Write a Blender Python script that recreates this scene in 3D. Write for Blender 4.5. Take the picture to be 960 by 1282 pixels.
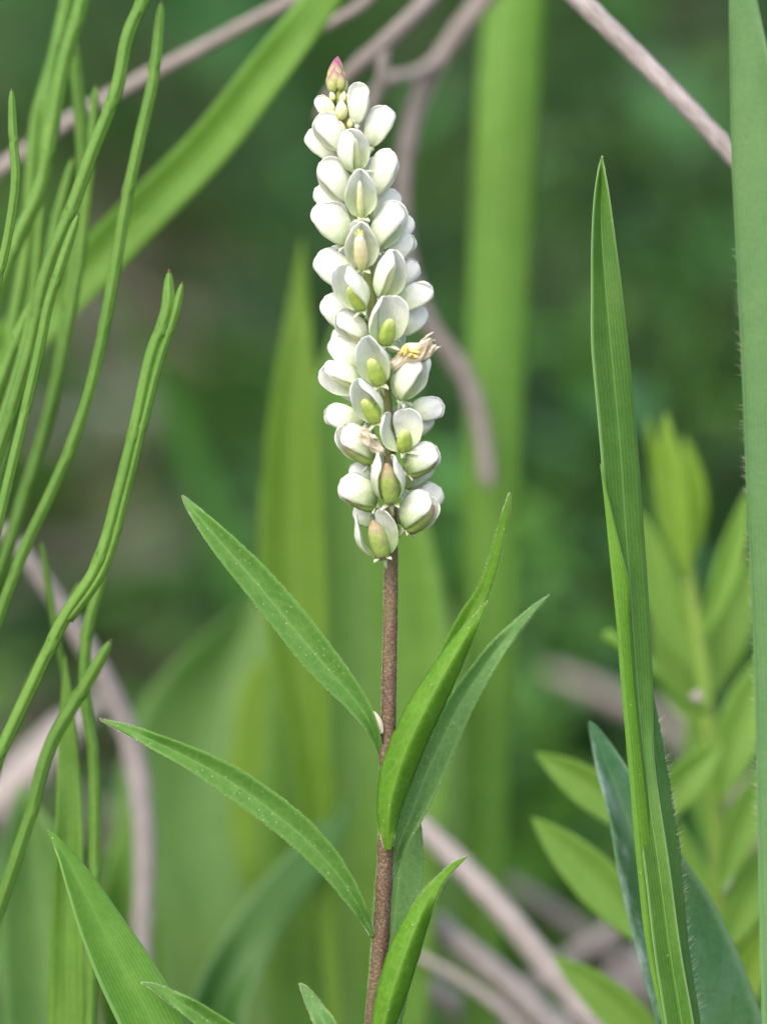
import bpy, math, random
import numpy as np
from mathutils import Vector, Matrix

for o in list(bpy.data.objects):
    bpy.data.objects.remove(o, do_unlink=True)
S = bpy.context.scene
COL = S.collection
rnd = random.Random(7)
nr = np.random.RandomState(11)

# ------------------------------------------------------------------ camera
PITCH = math.radians(10.0)
CAMH = 0.25            # camera height above the soil (metres)
DF = 0.43              # distance to the flowering plant
LENS, SENS = 100.0, 22.3
FH = SENS / LENS * DF  # height of the picture at the plant
cp, sp = math.cos(PITCH), math.sin(PITCH)
CAM = Vector((0, 0, CAMH))
RV, UV_, FV = Vector((1, 0, 0)), Vector((0, sp, cp)), Vector((0, cp, -sp))
cd = bpy.data.cameras.new('camera')
cam = bpy.data.objects.new('camera', cd)
COL.objects.link(cam)
cam.location = CAM
cam.rotation_euler = (math.pi / 2 - PITCH, 0, 0)
cd.sensor_fit = 'VERTICAL'
cd.sensor_height = SENS
cd.lens = LENS
cd.clip_start = 0.01
cd.clip_end = 2000
cd.dof.use_dof = True
cd.dof.focus_distance = DF - 0.0005
cd.dof.aperture_fstop = 7.6
cd.dof.aperture_blades = 9
S.camera = cam

# ------------------------------------------------------------------ light
SUN_EL, SUN_AZ = math.radians(48), math.radians(-150)   # azimuth measured from +Y towards +X
w = bpy.data.worlds.new('World')
S.world = w
w.use_nodes = True
nt = w.node_tree
bg = nt.nodes['Background']
sky = nt.nodes.new('ShaderNodeTexSky')
sky.sky_type = 'NISHITA'
sky.sun_disc = False
sky.sun_elevation = SUN_EL
sky.sun_rotation = SUN_AZ
sky.air_density = 1.0
sky.dust_density = 6.0
sky.ozone_density = 1.0
nt.links.new(sky.outputs[0], bg.inputs[0])
bg.inputs[1].default_value = 0.15
sd = bpy.data.lights.new('sun', 'SUN')
sd.energy = 1.0
sd.angle = math.radians(160)
sd.color = (1.0, 0.975, 0.94)
sun = bpy.data.objects.new('sun', sd)
COL.objects.link(sun)
sdir = Vector((math.sin(SUN_AZ) * math.cos(SUN_EL), math.cos(SUN_AZ) * math.cos(SUN_EL), math.sin(SUN_EL)))
sun.location = sdir * 5
sun.rotation_euler = sdir.to_track_quat('Z', 'Y').to_euler()

S.render.engine = 'CYCLES'
S.view_settings.view_transform = 'Standard'
S.view_settings.look = 'None'
S.view_settings.gamma = 1
S.view_settings.exposure = 1.03
S.view_settings.use_curve_mapping = False

# ------------------------------------------------------------------ helpers
def P(px, py, dz=0.0):
    """a point of the meadow: image direction (960x1282 photo) and metres behind the plant"""
    D = DF + dz
    k = FH / 1282.0 * D / DF
    return CAM + FV * D + RV * ((px - 480) * k) + UV_ * ((641 - py) * k)

def ground_py(dz):
    D = DF + dz
    yv = (D * sp - CAMH) / cp
    return 641 - yv * 1282.0 / FH * DF / D

PXM = FH / 1282.0       # metres per photo pixel at the plant

def pchip(xs, ys, k):
    xs = np.asarray(xs, float); ys = np.asarray(ys, float)
    n = len(xs); h = np.diff(xs); dl = np.diff(ys) / h
    m = np.zeros(n); m[0] = dl[0]; m[-1] = dl[-1]
    for i in range(1, n - 1):
        if dl[i - 1] * dl[i] > 0:
            w1, w2 = 2 * h[i] + h[i - 1], h[i] + 2 * h[i - 1]
            m[i] = (w1 + w2) / (w1 / dl[i - 1] + w2 / dl[i])
    out = []
    for i in range(n - 1):
        t = np.linspace(0, 1, k, endpoint=False)
        out.append((2*t**3 - 3*t**2 + 1) * ys[i] + (t**3 - 2*t**2 + t) * h[i] * m[i]
                   + (-2*t**3 + 3*t**2) * ys[i+1] + (t**3 - t**2) * h[i] * m[i+1])
    return np.append(np.concatenate(out), ys[-1])

def crom(pts, k):
    """smooth rows: centred-tangent cubic on chord length, for the path; pts (n,c) array"""
    pts = np.asarray(pts, float); n = len(pts)
    h = np.maximum(np.linalg.norm(np.diff(pts[:, :2], axis=0), axis=1), 1e-6)
    m = np.zeros_like(pts)
    dl = np.diff(pts, axis=0) / h[:, None]
    m[0], m[-1] = dl[0], dl[-1]
    for i in range(1, n - 1):
        m[i] = (dl[i-1] * h[i] + dl[i] * h[i-1]) / (h[i-1] + h[i])
    out = []
    for i in range(n - 1):
        t = np.linspace(0, 1, k, endpoint=False)[:, None]
        out.append((2*t**3 - 3*t**2 + 1) * pts[i] + (t**3 - 2*t**2 + t) * h[i] * m[i]
                   + (-2*t**3 + 3*t**2) * pts[i+1] + (t**3 - t**2) * h[i] * m[i+1])
    return np.vstack(out + [pts[-1:]]), np.concatenate([[0], np.cumsum(h)])

def mesh_from(name, V, F, mat, uv=None, smooth=True):
    me = bpy.data.meshes.new(name)
    me.from_pydata([tuple(v) for v in V], [], F)
    if uv is not None:
        lay = me.uv_layers.new(name='UVMap')
        vi = np.zeros(len(me.loops), int); me.loops.foreach_get('vertex_index', vi)
        lay.data.foreach_set('uv', np.asarray(uv, float)[vi].ravel())
    if smooth:
        me.polygons.foreach_set('use_smooth', [True] * len(me.polygons))
    if mat: me.materials.append(mat)
    me.update()
    return me

def link(name, data, parent=None, m=None):
    o = bpy.data.objects.new(name, data)
    COL.objects.link(o)
    if parent is not None: o.parent = parent
    if m is not None: o.matrix_local = m
    return o

def tag(o, label, cat, group=None, kind=None):
    o['label'] = label; o['category'] = cat
    if group: o['group'] = group
    if kind: o['kind'] = kind
    return o

def thing(name, loc, label, cat, group=None):
    o = bpy.data.objects.new(name, None); COL.objects.link(o)
    o.empty_display_size = 0.01
    o.location = loc
    return tag(o, label, cat, group)

def sheet(name, G, thick, mat, off=(0, 0, 0)):
    """G: (rows, cols, 3) grid -> closed thin solid with rounded rims"""
    G = np.asarray(G, float); R, C, _ = G.shape
    du = np.gradient(G, axis=0); dv = np.gradient(G, axis=1)
    N = np.cross(dv, du); ln = np.linalg.norm(N, axis=2, keepdims=True); N = N / np.maximum(ln, 1e-12)
    e = np.ones((R, C, 1)); e[:, 0] = e[:, -1] = 0.35; e[-1] = 0.4
    A = (G + N * thick * 0.5 * e).reshape(-1, 3) - np.array(off)
    B = (G - N * thick * 0.5 * e).reshape(-1, 3) - np.array(off)
    n = R * C; F = []
    ix = lambda r, c: r * C + c
    for r in range(R - 1):
        for c in range(C - 1):
            F.append((ix(r, c), ix(r, c+1), ix(r+1, c+1), ix(r+1, c)))
            F.append((n+ix(r, c), n+ix(r+1, c), n+ix(r+1, c+1), n+ix(r, c+1)))
    for r in range(R - 1):
        F.append((ix(r, 0), ix(r+1, 0), n+ix(r+1, 0), n+ix(r, 0)))
        F.append((ix(r, C-1), n+ix(r, C-1), n+ix(r+1, C-1), ix(r+1, C-1)))
    for c in range(C - 1):
        F.append((ix(0, c), n+ix(0, c), n+ix(0, c+1), ix(0, c+1)))
        F.append((ix(R-1, c), ix(R-1, c+1), n+ix(R-1, c+1), n+ix(R-1, c)))
    uu, vv = np.meshgrid(np.linspace(0, 1, C), np.linspace(0, 1, R))
    uv = np.stack([uu.ravel(), vv.ravel()], 1)
    return mesh_from(name, np.vstack([A, B]), F, mat, np.vstack([uv, uv]))

def blade_grid(rows, k=7, nc=9, jag=0.0, wave=0.0, seed=0, prof=1.5):
    """rows base->tip: (px, py, dz, half width left, half width right, depth of left rim, depth of right rim)"""
    rows = [tuple(r) + (0,) * (7 - len(r)) for r in rows]
    rr = random.Random(seed)
    path, s = crom([r[:3] for r in rows], k)
    ch = [pchip(s, [r[i] for r in rows], k) for i in range(3, 7)]
    d2 = np.gradient(path[:, :2], axis=0)
    d2 /= np.maximum(np.linalg.norm(d2, axis=1, keepdims=True), 1e-9)
    per = np.stack([d2[:, 1], -d2[:, 0]], 1)
    R = len(path); us = np.linspace(-1, 1, nc)
    ph = rr.uniform(0, 6)
    G = np.zeros((R, nc, 3))
    for i in range(R):
        jl, jr = 1 + rr.uniform(-jag, jag), 1 + rr.uniform(-jag, jag)
        for j, u in enumerate(us):
            wd = (ch[0][i] * jl if u < 0 else ch[1][i] * jr) * (-u)
            dd = (ch[2][i] if u < 0 else ch[3][i]) * abs(u) ** prof
            dd += wave * abs(u) * math.sin(i * 0.45 + ph + (2 if u > 0 else 0))
            G[i, j] = P(path[i, 0] + per[i, 0] * wd, path[i, 1] + per[i, 1] * wd, path[i, 2] + dd)
    return G

def blade(name, rows, mat, parent=None, thick=0.00018, **kw):
    off = parent.location if parent is not None else Vector((0, 0, 0))
    G = blade_grid(rows, **kw)
    if parent is None:
        off = Vector(G[0, G.shape[1] // 2])
    o = link(name, sheet(name, G, thick, mat, off), parent)
    if parent is None: o.location = off
    return o

def to_ground_rows(rows, drift=0.0, wid=None, dzg=None):
    """put a foot on the ground in front of the first row"""
    f = rows[0]
    dz = f[2] if dzg is None else dzg
    g = ground_py(dz) + 30
    a = (f[0] + drift, g, dz, (wid or f[3]) * .7, (wid or f[4]) * .7) + tuple(f[5:])
    m = (f[0] + drift * .5, (g + f[1]) / 2, (dz + f[2]) / 2, f[3] * .85 if wid is None else (wid + f[3]) / 2, f[4] * .85 if wid is None else (wid + f[4]) / 2) + tuple(f[5:])
    return [a, m] + list(rows)

def tube_mesh(name, pts, rad, mat, off, sides=10, ridges=0, amp=0.0, jit=0.0, seed=0, cap=True):
    """pts list of Vector, rad list"""
    rr = random.Random(seed)
    n = len(pts); V = []; F = []; UVs = []
    t0 = (pts[1] - pts[0]).normalized()
    a = Vector((1, 0, 0)) if abs(t0.x) < .9 else Vector((0, 1, 0))
    nrm = (a - t0 * a.dot(t0)).normalized()
    L = 0
    for i in range(n):
        t = (pts[min(i+1, n-1)] - pts[max(i-1, 0)]).normalized()
        nrm = (nrm - t * nrm.dot(t)).normalized()
        b = t.cross(nrm)
        if i: L += (pts[i] - pts[i-1]).length
        for j in range(sides):
            th = 2 * math.pi * j / sides
            r = rad[i] * (1 + (amp * math.cos(ridges * th) if ridges else 0) + rr.uniform(-jit, jit))
            V.append(pts[i] + (nrm * math.cos(th) + b * math.sin(th)) * r - Vector(off))
            UVs.append((j / sides, L))
    for i in range(n - 1):
        for j in range(sides):
            j2 = (j + 1) % sides
            F.append((i*sides+j, i*sides+j2, (i+1)*sides+j2, (i+1)*sides+j))
    if cap:
        F.append(tuple(range(sides))[::-1]); F.append(tuple((n-1)*sides+j for j in range(sides)))
    return mesh_from(name, V, F, mat, UVs)

def path3(rows, k=6):
    """rows (px,py,dz,r_px) -> points, radii"""
    p, s = crom([r[:3] for r in rows], k)
    rd = pchip(s, [r[3] for r in rows], k)
    pts = [P(*q) for q in p]
    return pts, [x * PXM * (DF + q[2]) / DF for x, q in zip(rd, p)]

# ------------------------------------------------------------------ materials
def nd(nt, t, **kw):
    n = nt.nodes.new(t)
    for k_, v in kw.items(): setattr(n, k_, v)
    return n

def ramp(nt, fac, stops):
    r = nd(nt, 'ShaderNodeValToRGB')
    el = r.color_ramp.elements
    while len(el) < len(stops): el.new(0.5)
    for e, (p, c) in zip(el, stops):
        e.position = p; e.color = (c[0], c[1], c[2], 1) if not isinstance(c, (int, float)) else (c, c, c, 1)
    nt.links.new(fac, r.inputs[0])
    return r.outputs[0]

def mixc(nt, fac, a, b, mode='MIX'):
    m = nd(nt, 'ShaderNodeMix', data_type='RGBA', blend_type=mode)
    for sck, v in ((m.inputs[0], fac), (m.inputs[6], a), (m.inputs[7], b)):
        if hasattr(v, 'is_output'): nt.links.new(v, sck)
        elif isinstance(v, (int, float)): sck.default_value = v
        else: sck.default_value = (v[0], v[1], v[2], 1)
    return m.outputs[2]

def math_(nt, op, a, b=0.0, clamp=False):
    m = nd(nt, 'ShaderNodeMath', operation=op, use_clamp=clamp)
    for sck, v in ((m.inputs[0], a), (m.inputs[1], b)):
        if hasattr(v, 'is_output'): nt.links.new(v, sck)
        else: sck.default_value = v
    return m.outputs[0]

def noise(nt, vec, scale, detail=3, rough=.5):
    n = nd(nt, 'ShaderNodeTexNoise'); n.inputs['Scale'].default_value = scale
    n.inputs['Detail'].default_value = detail; n.inputs['Roughness'].default_value = rough
    nt.links.new(vec, n.inputs['Vector'])
    return n.outputs[0]

def finish(nt, col, rough, transl=0.0, tcol=None, bump=None, bstr=.2, bdist=.0001, spec=.35, sss=0.0, sheen=0.0):
    out = nt.nodes['Material Output']; bs = nt.nodes['Principled BSDF']
    if hasattr(col, 'is_output'): nt.links.new(col, bs.inputs['Base Color'])
    else: bs.inputs['Base Color'].default_value = (*col, 1)
    if hasattr(rough, 'is_output'): nt.links.new(rough, bs.inputs['Roughness'])
    else: bs.inputs['Roughness'].default_value = rough
    bs.inputs['Specular IOR Level'].default_value = spec
    if sss:
        bs.inputs['Subsurface Weight'].default_value = sss
        bs.inputs['Subsurface Radius'].default_value = (1, 1, .7)
        bs.inputs['Subsurface Scale'].default_value = .0006
    if sheen: bs.inputs['Sheen Weight'].default_value = sheen
    bn = None
    if bump is not None:
        b = nd(nt, 'ShaderNodeBump'); b.inputs['Strength'].default_value = bstr; b.inputs['Distance'].default_value = bdist
        nt.links.new(bump, b.inputs['Height']); nt.links.new(b.outputs[0], bs.inputs['Normal']); bn = b.outputs[0]
    if transl:
        tr = nd(nt, 'ShaderNodeBsdfTranslucent')
        if hasattr(tcol, 'is_output'): nt.links.new(tcol, tr.inputs[0])
        else: tr.inputs[0].default_value = (*tcol, 1)
        mx = nd(nt, 'ShaderNodeMixShader'); mx.inputs[0].default_value = transl
        nt.links.new(bs.outputs[0], mx.inputs[1]); nt.links.new(tr.outputs[0], mx.inputs[2])
        nt.links.new(mx.outputs[0], out.inputs[0])

def newmat(name):
    m = bpy.data.materials.new(name); m.use_nodes = True
    return m, m.node_tree

def leaf_mat(name, c1, c2, vein=None, veins=0, dots=0.0, rough=.5, transl=.3, tboost=1.75, tip=None, edge=None, bloom=0, scale=400, net=None):
    """c1/c2 tissue colours, vein midrib colour, veins = number of parallel veins (painted groove shade on horsetail), dots = pale gland dots"""
    c1 = (c1[0] * .97, c1[1], c1[2] * 1.08); c2 = (c2[0] * .97, c2[1], c2[2] * 1.08)
    m, nt = newmat(name)
    tc = nd(nt, 'ShaderNodeTexCoord'); ob = tc.outputs['Object']
    sx = nd(nt, 'ShaderNodeSeparateXYZ'); nt.links.new(tc.outputs['UV'], sx.inputs[0])
    u, v = sx.outputs[0], sx.outputs[1]
    n1 = noise(nt, ob, scale, 4, .6)
    col = mixc(nt, ramp(nt, n1, [(.3, 0.0), (.7, 1.0)]), c1, c2)
    n0 = noise(nt, ob, scale * .12, 2)
    col = mixc(nt, math_(nt, 'MULTIPLY', ramp(nt, n0, [(.35, 0.0), (.7, 1.0)]), .35), col, mixc(nt, .5, c2, (.20, .30, .04)))
    ret = nd(nt, 'ShaderNodeTexVoronoi', feature='DISTANCE_TO_EDGE'); ret.inputs['Scale'].default_value = scale * 2.2
    nt.links.new(ob, ret.inputs['Vector'])
    col = mixc(nt, ramp(nt, ret.outputs['Distance'], [(.0, (.32 if not veins else .0) if net is None else net), (.16, 0.0)]), col, mixc(nt, .5, c2, (.26, .40, .12)))
    nf = noise(nt, ob, scale * 6, 2)
    col = mixc(nt, math_(nt, 'MULTIPLY', ramp(nt, nf, [(.4, 0.0), (.65, 1.0)]), .22), col, mixc(nt, .6, c1, (.03, .09, .015)))
    bump = math_(nt, 'ADD', n1, math_(nt, 'MULTIPLY', nf, .5))
    if veins:
        wv = nd(nt, 'ShaderNodeMath', operation='SINE')
        nz = math_(nt, 'MULTIPLY', noise(nt, ob, scale * .2, 2), 4.0)
        nt.links.new(math_(nt, 'ADD', math_(nt, 'MULTIPLY', u, veins * 6.283), nz), wv.inputs[0])
        wf = math_(nt, 'MULTIPLY_ADD', wv.outputs[0], .5); nt.nodes[-1].inputs[2].default_value = .5
        amp_ = math_(nt, 'MULTIPLY', wf, math_(nt, 'MULTIPLY', ramp(nt, noise(nt, ob, scale * .35, 3), [(.3, .1), (.7, 1.0)]), .42))
        col = mixc(nt, amp_, col, mixc(nt, .6, c1, (.02, .06, .012)))
        bump = wf
    du = math_(nt, 'ABSOLUTE', math_(nt, 'SUBTRACT', u, .5))
    if vein is not None:
        f = ramp(nt, du, [(.0, 1.0), (.028, 0.35), (.06, 0.0)])
        col = mixc(nt, math_(nt, 'MULTIPLY', f, .75), col, vein)
    if edge is not None:
        f = ramp(nt, du, [(.44, 0.0), (.49, 1.0)])
        col = mixc(nt, math_(nt, 'MULTIPLY', f, .6), col, edge)
    if tip is not None:
        f = ramp(nt, v, [(.965, 0.0), (.99, 1.0)])
        col = mixc(nt, f, col, tip)
    if bloom:
        mp = nd(nt, 'ShaderNodeMapping'); mp.inputs['Scale'].default_value = (1, 1, .5)
        nt.links.new(ob, mp.inputs[0])
        nb = noise(nt, mp.outputs[0], 260, 5, .7)
        fb = math_(nt, 'MULTIPLY', ramp(nt, nb, [(.48, 0.0), (.66, 1.0)]), ramp(nt, u, [(.05, 1.0), (.45, .12)]))
        col = mixc(nt, math_(nt, 'MULTIPLY', fb, bloom), col, (.36, .48, .50))
    tcol = mixc(nt, 1.0, col, (tboost, tboost * 1.08, tboost * .5), 'MULTIPLY')
    if dots:
        vo = nd(nt, 'ShaderNodeTexVoronoi'); vo.inputs['Scale'].default_value = 2300
        nt.links.new(ob, vo.inputs['Vector'])
        sel = nd(nt, 'ShaderNodeSeparateColor'); nt.links.new(vo.outputs['Color'], sel.inputs[0])
        f = math_(nt, 'MULTIPLY', math_(nt, 'LESS_THAN', vo.outputs['Distance'], .17), math_(nt, 'LESS_THAN', sel.outputs[0], dots))
        col = mixc(nt, f, col, (.42, .55, .30))
    finish(nt, col, rough, transl, tcol, bump, .25, .00006, .3)
    return m

G1, G2 = (.085, .225, .030), (.125, .285, .045)
M = {}
M['leaf_top'] = leaf_mat('leaf_upper_side', (.095, .245, .045), (.135, .30, .062), vein=(.19, .35, .10), dots=.30, rough=.55, transl=.42, edge=(.14, .30, .05), tip=(.16, .17, .07))
M['leaf_grey'] = leaf_mat('leaf_grey_side', (.12, .265, .075), (.165, .325, .11), vein=(.22, .37, .14), dots=.5, rough=.5, transl=.4, edge=(.15, .30, .06))
M['leaf_under'] = leaf_mat('leaf_under_side', (.10, .255, .014), (.15, .33, .026), vein=(.22, .37, .07), dots=.12, rough=.6, transl=.45, edge=(.15, .30, .03))
M['grass'] = leaf_mat('grass_blade', (.068, .185, .028), (.10, .235, .038), vein=(.16, .32, .08), veins=11, dots=.02, rough=.42, transl=.32, tip=(.42, .30, .20), edge=(.24, .38, .18))
M['grass_bright'] = leaf_mat('grass_blade_bright', (.115, .285, .022), (.15, .33, .03), vein=(.20, .36, .08), veins=10, dots=.02, rough=.42, transl=.36, edge=(.24, .38, .18))
M['grass_dark'] = leaf_mat('grass_blade_dark', (.045, .15, .03), (.07, .19, .045), vein=(.1, .22, .06), veins=9, rough=.45, transl=.25, edge=(.2, .34, .16))
M['grass_broad'] = leaf_mat('grass_blade_broad', (.095, .215, .075), (.125, .25, .09), vein=(.09, .24, .06), veins=16, rough=.45, transl=.3, edge=(.17, .33, .15))
M['grass_wide'] = leaf_mat('grass_leaf_wide', (.10, .25, .028), (.135, .30, .04), vein=(.13, .28, .05), veins=17, dots=.03, rough=.42, transl=.33, tip=(.40, .22, .14), edge=(.2, .36, .12))
M['grass_far'] = leaf_mat('grass_blade_far', (.14, .30, .04), (.18, .35, .06), veins=5, rough=.5, transl=.35)
M['blue_leaf'] = leaf_mat('blue_green_leaf', (.035, .13, .055), (.055, .165, .07), vein=(.08, .2, .09), rough=.6, transl=.2, bloom=.65, net=.1, edge=(.12, .22, .13))
M['forb'] = leaf_mat('forb_leaf', (.17, .33, .05), (.215, .375, .07), vein=(.22, .36, .08), rough=.5, transl=.36)
M['forb_y'] = leaf_mat('forb_leaf_young', (.20, .345, .035), (.245, .385, .05), vein=(.20, .30, .05), rough=.5, transl=.4)
M['broad'] = leaf_mat('broad_leaf', (.12, .265, .035), (.155, .305, .05), vein=(.16, .30, .08), veins=6, rough=.45, transl=.3)
M['broad_pale'] = leaf_mat('broad_leaf_pale', (.15, .30, .085), (.19, .34, .11), vein=(.17, .32, .11), veins=6, rough=.4, transl=.3)
M['broad_yellow'] = leaf_mat('broad_leaf_yellow', (.17, .31, .02), (.21, .35, .03), rough=.45, transl=.4)
M['broad_gold'] = leaf_mat('broad_leaf_gold', (.15, .285, .03), (.185, .325, .04), vein=(.2, .34, .06), veins=4, rough=.5, transl=.4)
M['horsetail'] = leaf_mat('horsetail_stem', (.105, .24, .035), (.155, .305, .055), veins=7, rough=.5, transl=.2)  # groove shade painted as dark lengthwise stripes, so the ridges read stronger

def petal_mat(name, white, base, tint=(.6, .7, .45), tfac=.2, blush=0.0):
    m, nt = newmat(name)
    tc = nd(nt, 'ShaderNodeTexCoord'); ob = tc.outputs['Object']
    sx = nd(nt, 'ShaderNodeSeparateXYZ'); nt.links.new(tc.outputs['UV'], sx.inputs[0])
    u, v = sx.outputs[0], sx.outputs[1]
    n1 = noise(nt, ob, 5, 3)
    f = ramp(nt, math_(nt, 'ADD', v, math_(nt, 'MULTIPLY', math_(nt, 'SUBTRACT', n1, .5), .5)), [(.0, 1.0), (.25, .55), (.62, 0.0)])
    col = mixc(nt, f, white, base)
    # faint branching veins
    wv = nd(nt, 'ShaderNodeMath', operation='SINE')
    nt.links.new(math_(nt, 'ADD', math_(nt, 'MULTIPLY', u, 52), math_(nt, 'MULTIPLY', n1, 12)), wv.inputs[0])
    vf = ramp(nt, wv.outputs[0], [(.75, 0.0), (1.0, 1.0)])
    col = mixc(nt, math_(nt, 'MULTIPLY', vf, tfac), col, tint)
    if blush:
        nb = noise(nt, ob, 3.2, 3)
        col = mixc(nt, math_(nt, 'MULTIPLY', ramp(nt, nb, [(.5, 0.0), (.72, 1.0)]), blush), col, (.52, .40, .36))
    finish(nt, col, .62, .46, mixc(nt, .12, col, base), math_(nt, 'ADD', n1, math_(nt, 'MULTIPLY', vf, .25)), .12, .03, .18, 0)
    return m
PW = (.86, .88, .905)
M['petal_young'] = petal_mat('petal_young', (.86, .88, .87), (.78, .84, .64), tfac=.28)
M['petal'] = petal_mat('petal_white', PW, (.72, .83, .52), tfac=.34)
M['petal_old'] = petal_mat('petal_old', (.86, .88, .88), (.46, .63, .24), (.45, .60, .25), tfac=.42, blush=.22)

def simple_mat(name, stops, scale, rough=.5, transl=0, tcol=None, bstr=.3, bdist=.0001, spec=.3, det=4, coord='Object', stretch=None, dist=0):
    m, nt = newmat(name)
    tc = nd(nt, 'ShaderNodeTexCoord'); ob = tc.outputs[coord]
    if stretch:
        mp = nd(nt, 'ShaderNodeMapping'); mp.inputs['Scale'].default_value = stretch
        nt.links.new(ob, mp.inputs[0]); ob = mp.outputs[0]
    n1 = noise(nt, ob, scale, det, .6)
    col = ramp(nt, n1, stops)
    finish(nt, col, rough, transl, tcol, n1, bstr, bdist, spec)
    return m

def grad_mat(name, stops, scale=4, amp=.2, rough=.45, transl=.15, blotch=None):
    """colour along the piece (UV v)"""
    m, nt = newmat(name)
    tc = nd(nt, 'ShaderNodeTexCoord')
    sx = nd(nt, 'ShaderNodeSeparateXYZ'); nt.links.new(tc.outputs['UV'], sx.inputs[0])
    n1 = noise(nt, tc.outputs['Object'], scale, 3)
    f = math_(nt, 'ADD', sx.outputs[1], math_(nt, 'MULTIPLY', math_(nt, 'SUBTRACT', n1, .5), amp))
    col = ramp(nt, f, stops)
    if blotch:
        nb = noise(nt, tc.outputs['Object'], scale * 1.3, 4)
        col = mixc(nt, math_(nt, 'MULTIPLY', ramp(nt, nb, [(.5, 0.0), (.68, 1.0)]), .7), col, blotch)
    finish(nt, col, rough, transl, col, n1, .1, .02)
    return m
M['keel'] = grad_mat('keel_cream', [(0, (.52, .58, .20)), (.45, (.70, .66, .36)), (1, (.84, .80, .62))])
M['capsule'] = grad_mat('capsule_green', [(0, (.34, .44, .10)), (.6, (.36, .50, .10)), (1, (.52, .60, .24))])
M['capsule_old'] = grad_mat('capsule_ripe', [(0, (.28, .42, .09)), (.6, (.32, .44, .12)), (.85, (.40, .36, .19)), (1, (.32, .22, .15))], amp=.4, blotch=(.36, .27, .22))
M['bud'] = grad_mat('bud_pink_tip', [(0, (.36, .44, .12)), (.45, (.46, .48, .22)), (.66, (.36, .20, .20)), (1, (.26, .05, .16))], amp=.35)
M['bud_cream'] = grad_mat('bud_cream', [(0, (.50, .56, .18)), (.5, (.72, .70, .42)), (1, (.80, .74, .56))])
M['sepal'] = grad_mat('sepal', [(0, (.46, .58, .22)), (.5, (.66, .74, .50)), (1, (.80, .83, .74))], transl=.35)
M['wither'] = simple_mat('withered_petal', [(.3, (.80, .68, .48)), (.5, (.90, .87, .76))], 5, transl=.4, tcol=(.92, .85, .68), bdist=.03, bstr=.3)
M['anther'] = simple_mat('anther_yellow', [(.3, (.62, .45, .10)), (.7, (.80, .68, .28))], 9, bdist=.05)

def stem_mat(total):
    m, nt = newmat('snakeroot_stem')
    tc = nd(nt, 'ShaderNodeTexCoord'); ob = tc.outputs['Object']
    sx = nd(nt, 'ShaderNodeSeparateXYZ'); nt.links.new(tc.outputs['UV'], sx.inputs[0])
    n1 = noise(nt, ob, 4200, 3, .6); n2 = noise(nt, ob, 260, 2)
    col = ramp(nt, n1, [(.32, (.05, .028, .02)), (.55, (.125, .080, .052)), (.75, (.25, .20, .13))])
    col = mixc(nt, math_(nt, 'MULTIPLY', ramp(nt, n2, [(.45, 0.0), (.7, 1.0)]), .45), col, (.13, .13, .045))
    # the tip of the spike is green (length of the stem runs from the soil up)
    col = mixc(nt, ramp(nt, math_(nt, 'MULTIPLY', sx.outputs[1], 1 / total), [(.80, 0.0), (.845, .35), (.93, 1.0)]), col, (.25, .30, .085))
    finish(nt, col, .6, 0, None, n1, .5, .0001)
    return m
M['hair'] = simple_mat('pale_hair', [(.4, (.62, .62, .55)), (.6, (.70, .70, .62))], 500, transl=.4, tcol=(.7, .7, .6))
M['twig'] = simple_mat('dead_stalk', [(.25, (.14, .116, .108)), (.5, (.245, .215, .208)), (.75, (.34, .31, .308))], 14, .75, bdist=.0003, coord='UV', stretch=(1, 28, 1))
M['twig_pale'] = simple_mat('dead_stalk_pale', [(.25, (.20, .172, .168)), (.5, (.315, .285, .285)), (.72, (.43, .405, .41))], 14, .75, bdist=.0003, coord='UV', stretch=(1, 30, 1))
M['dark_tip'] = simple_mat('dark_tip', [(.4, (.05, .035, .02)), (.6, (.12, .09, .04))], 900)
M['sheath'] = simple_mat('joint_sheath', [(.35, (.09, .23, .03)), (.65, (.14, .27, .05))], 900, transl=.2, tcol=(.2, .4, .06))
M['forb_stem'] = simple_mat('forb_stem', [(.35, (.15, .27, .04)), (.65, (.20, .31, .06))], 200, .5)

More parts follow.
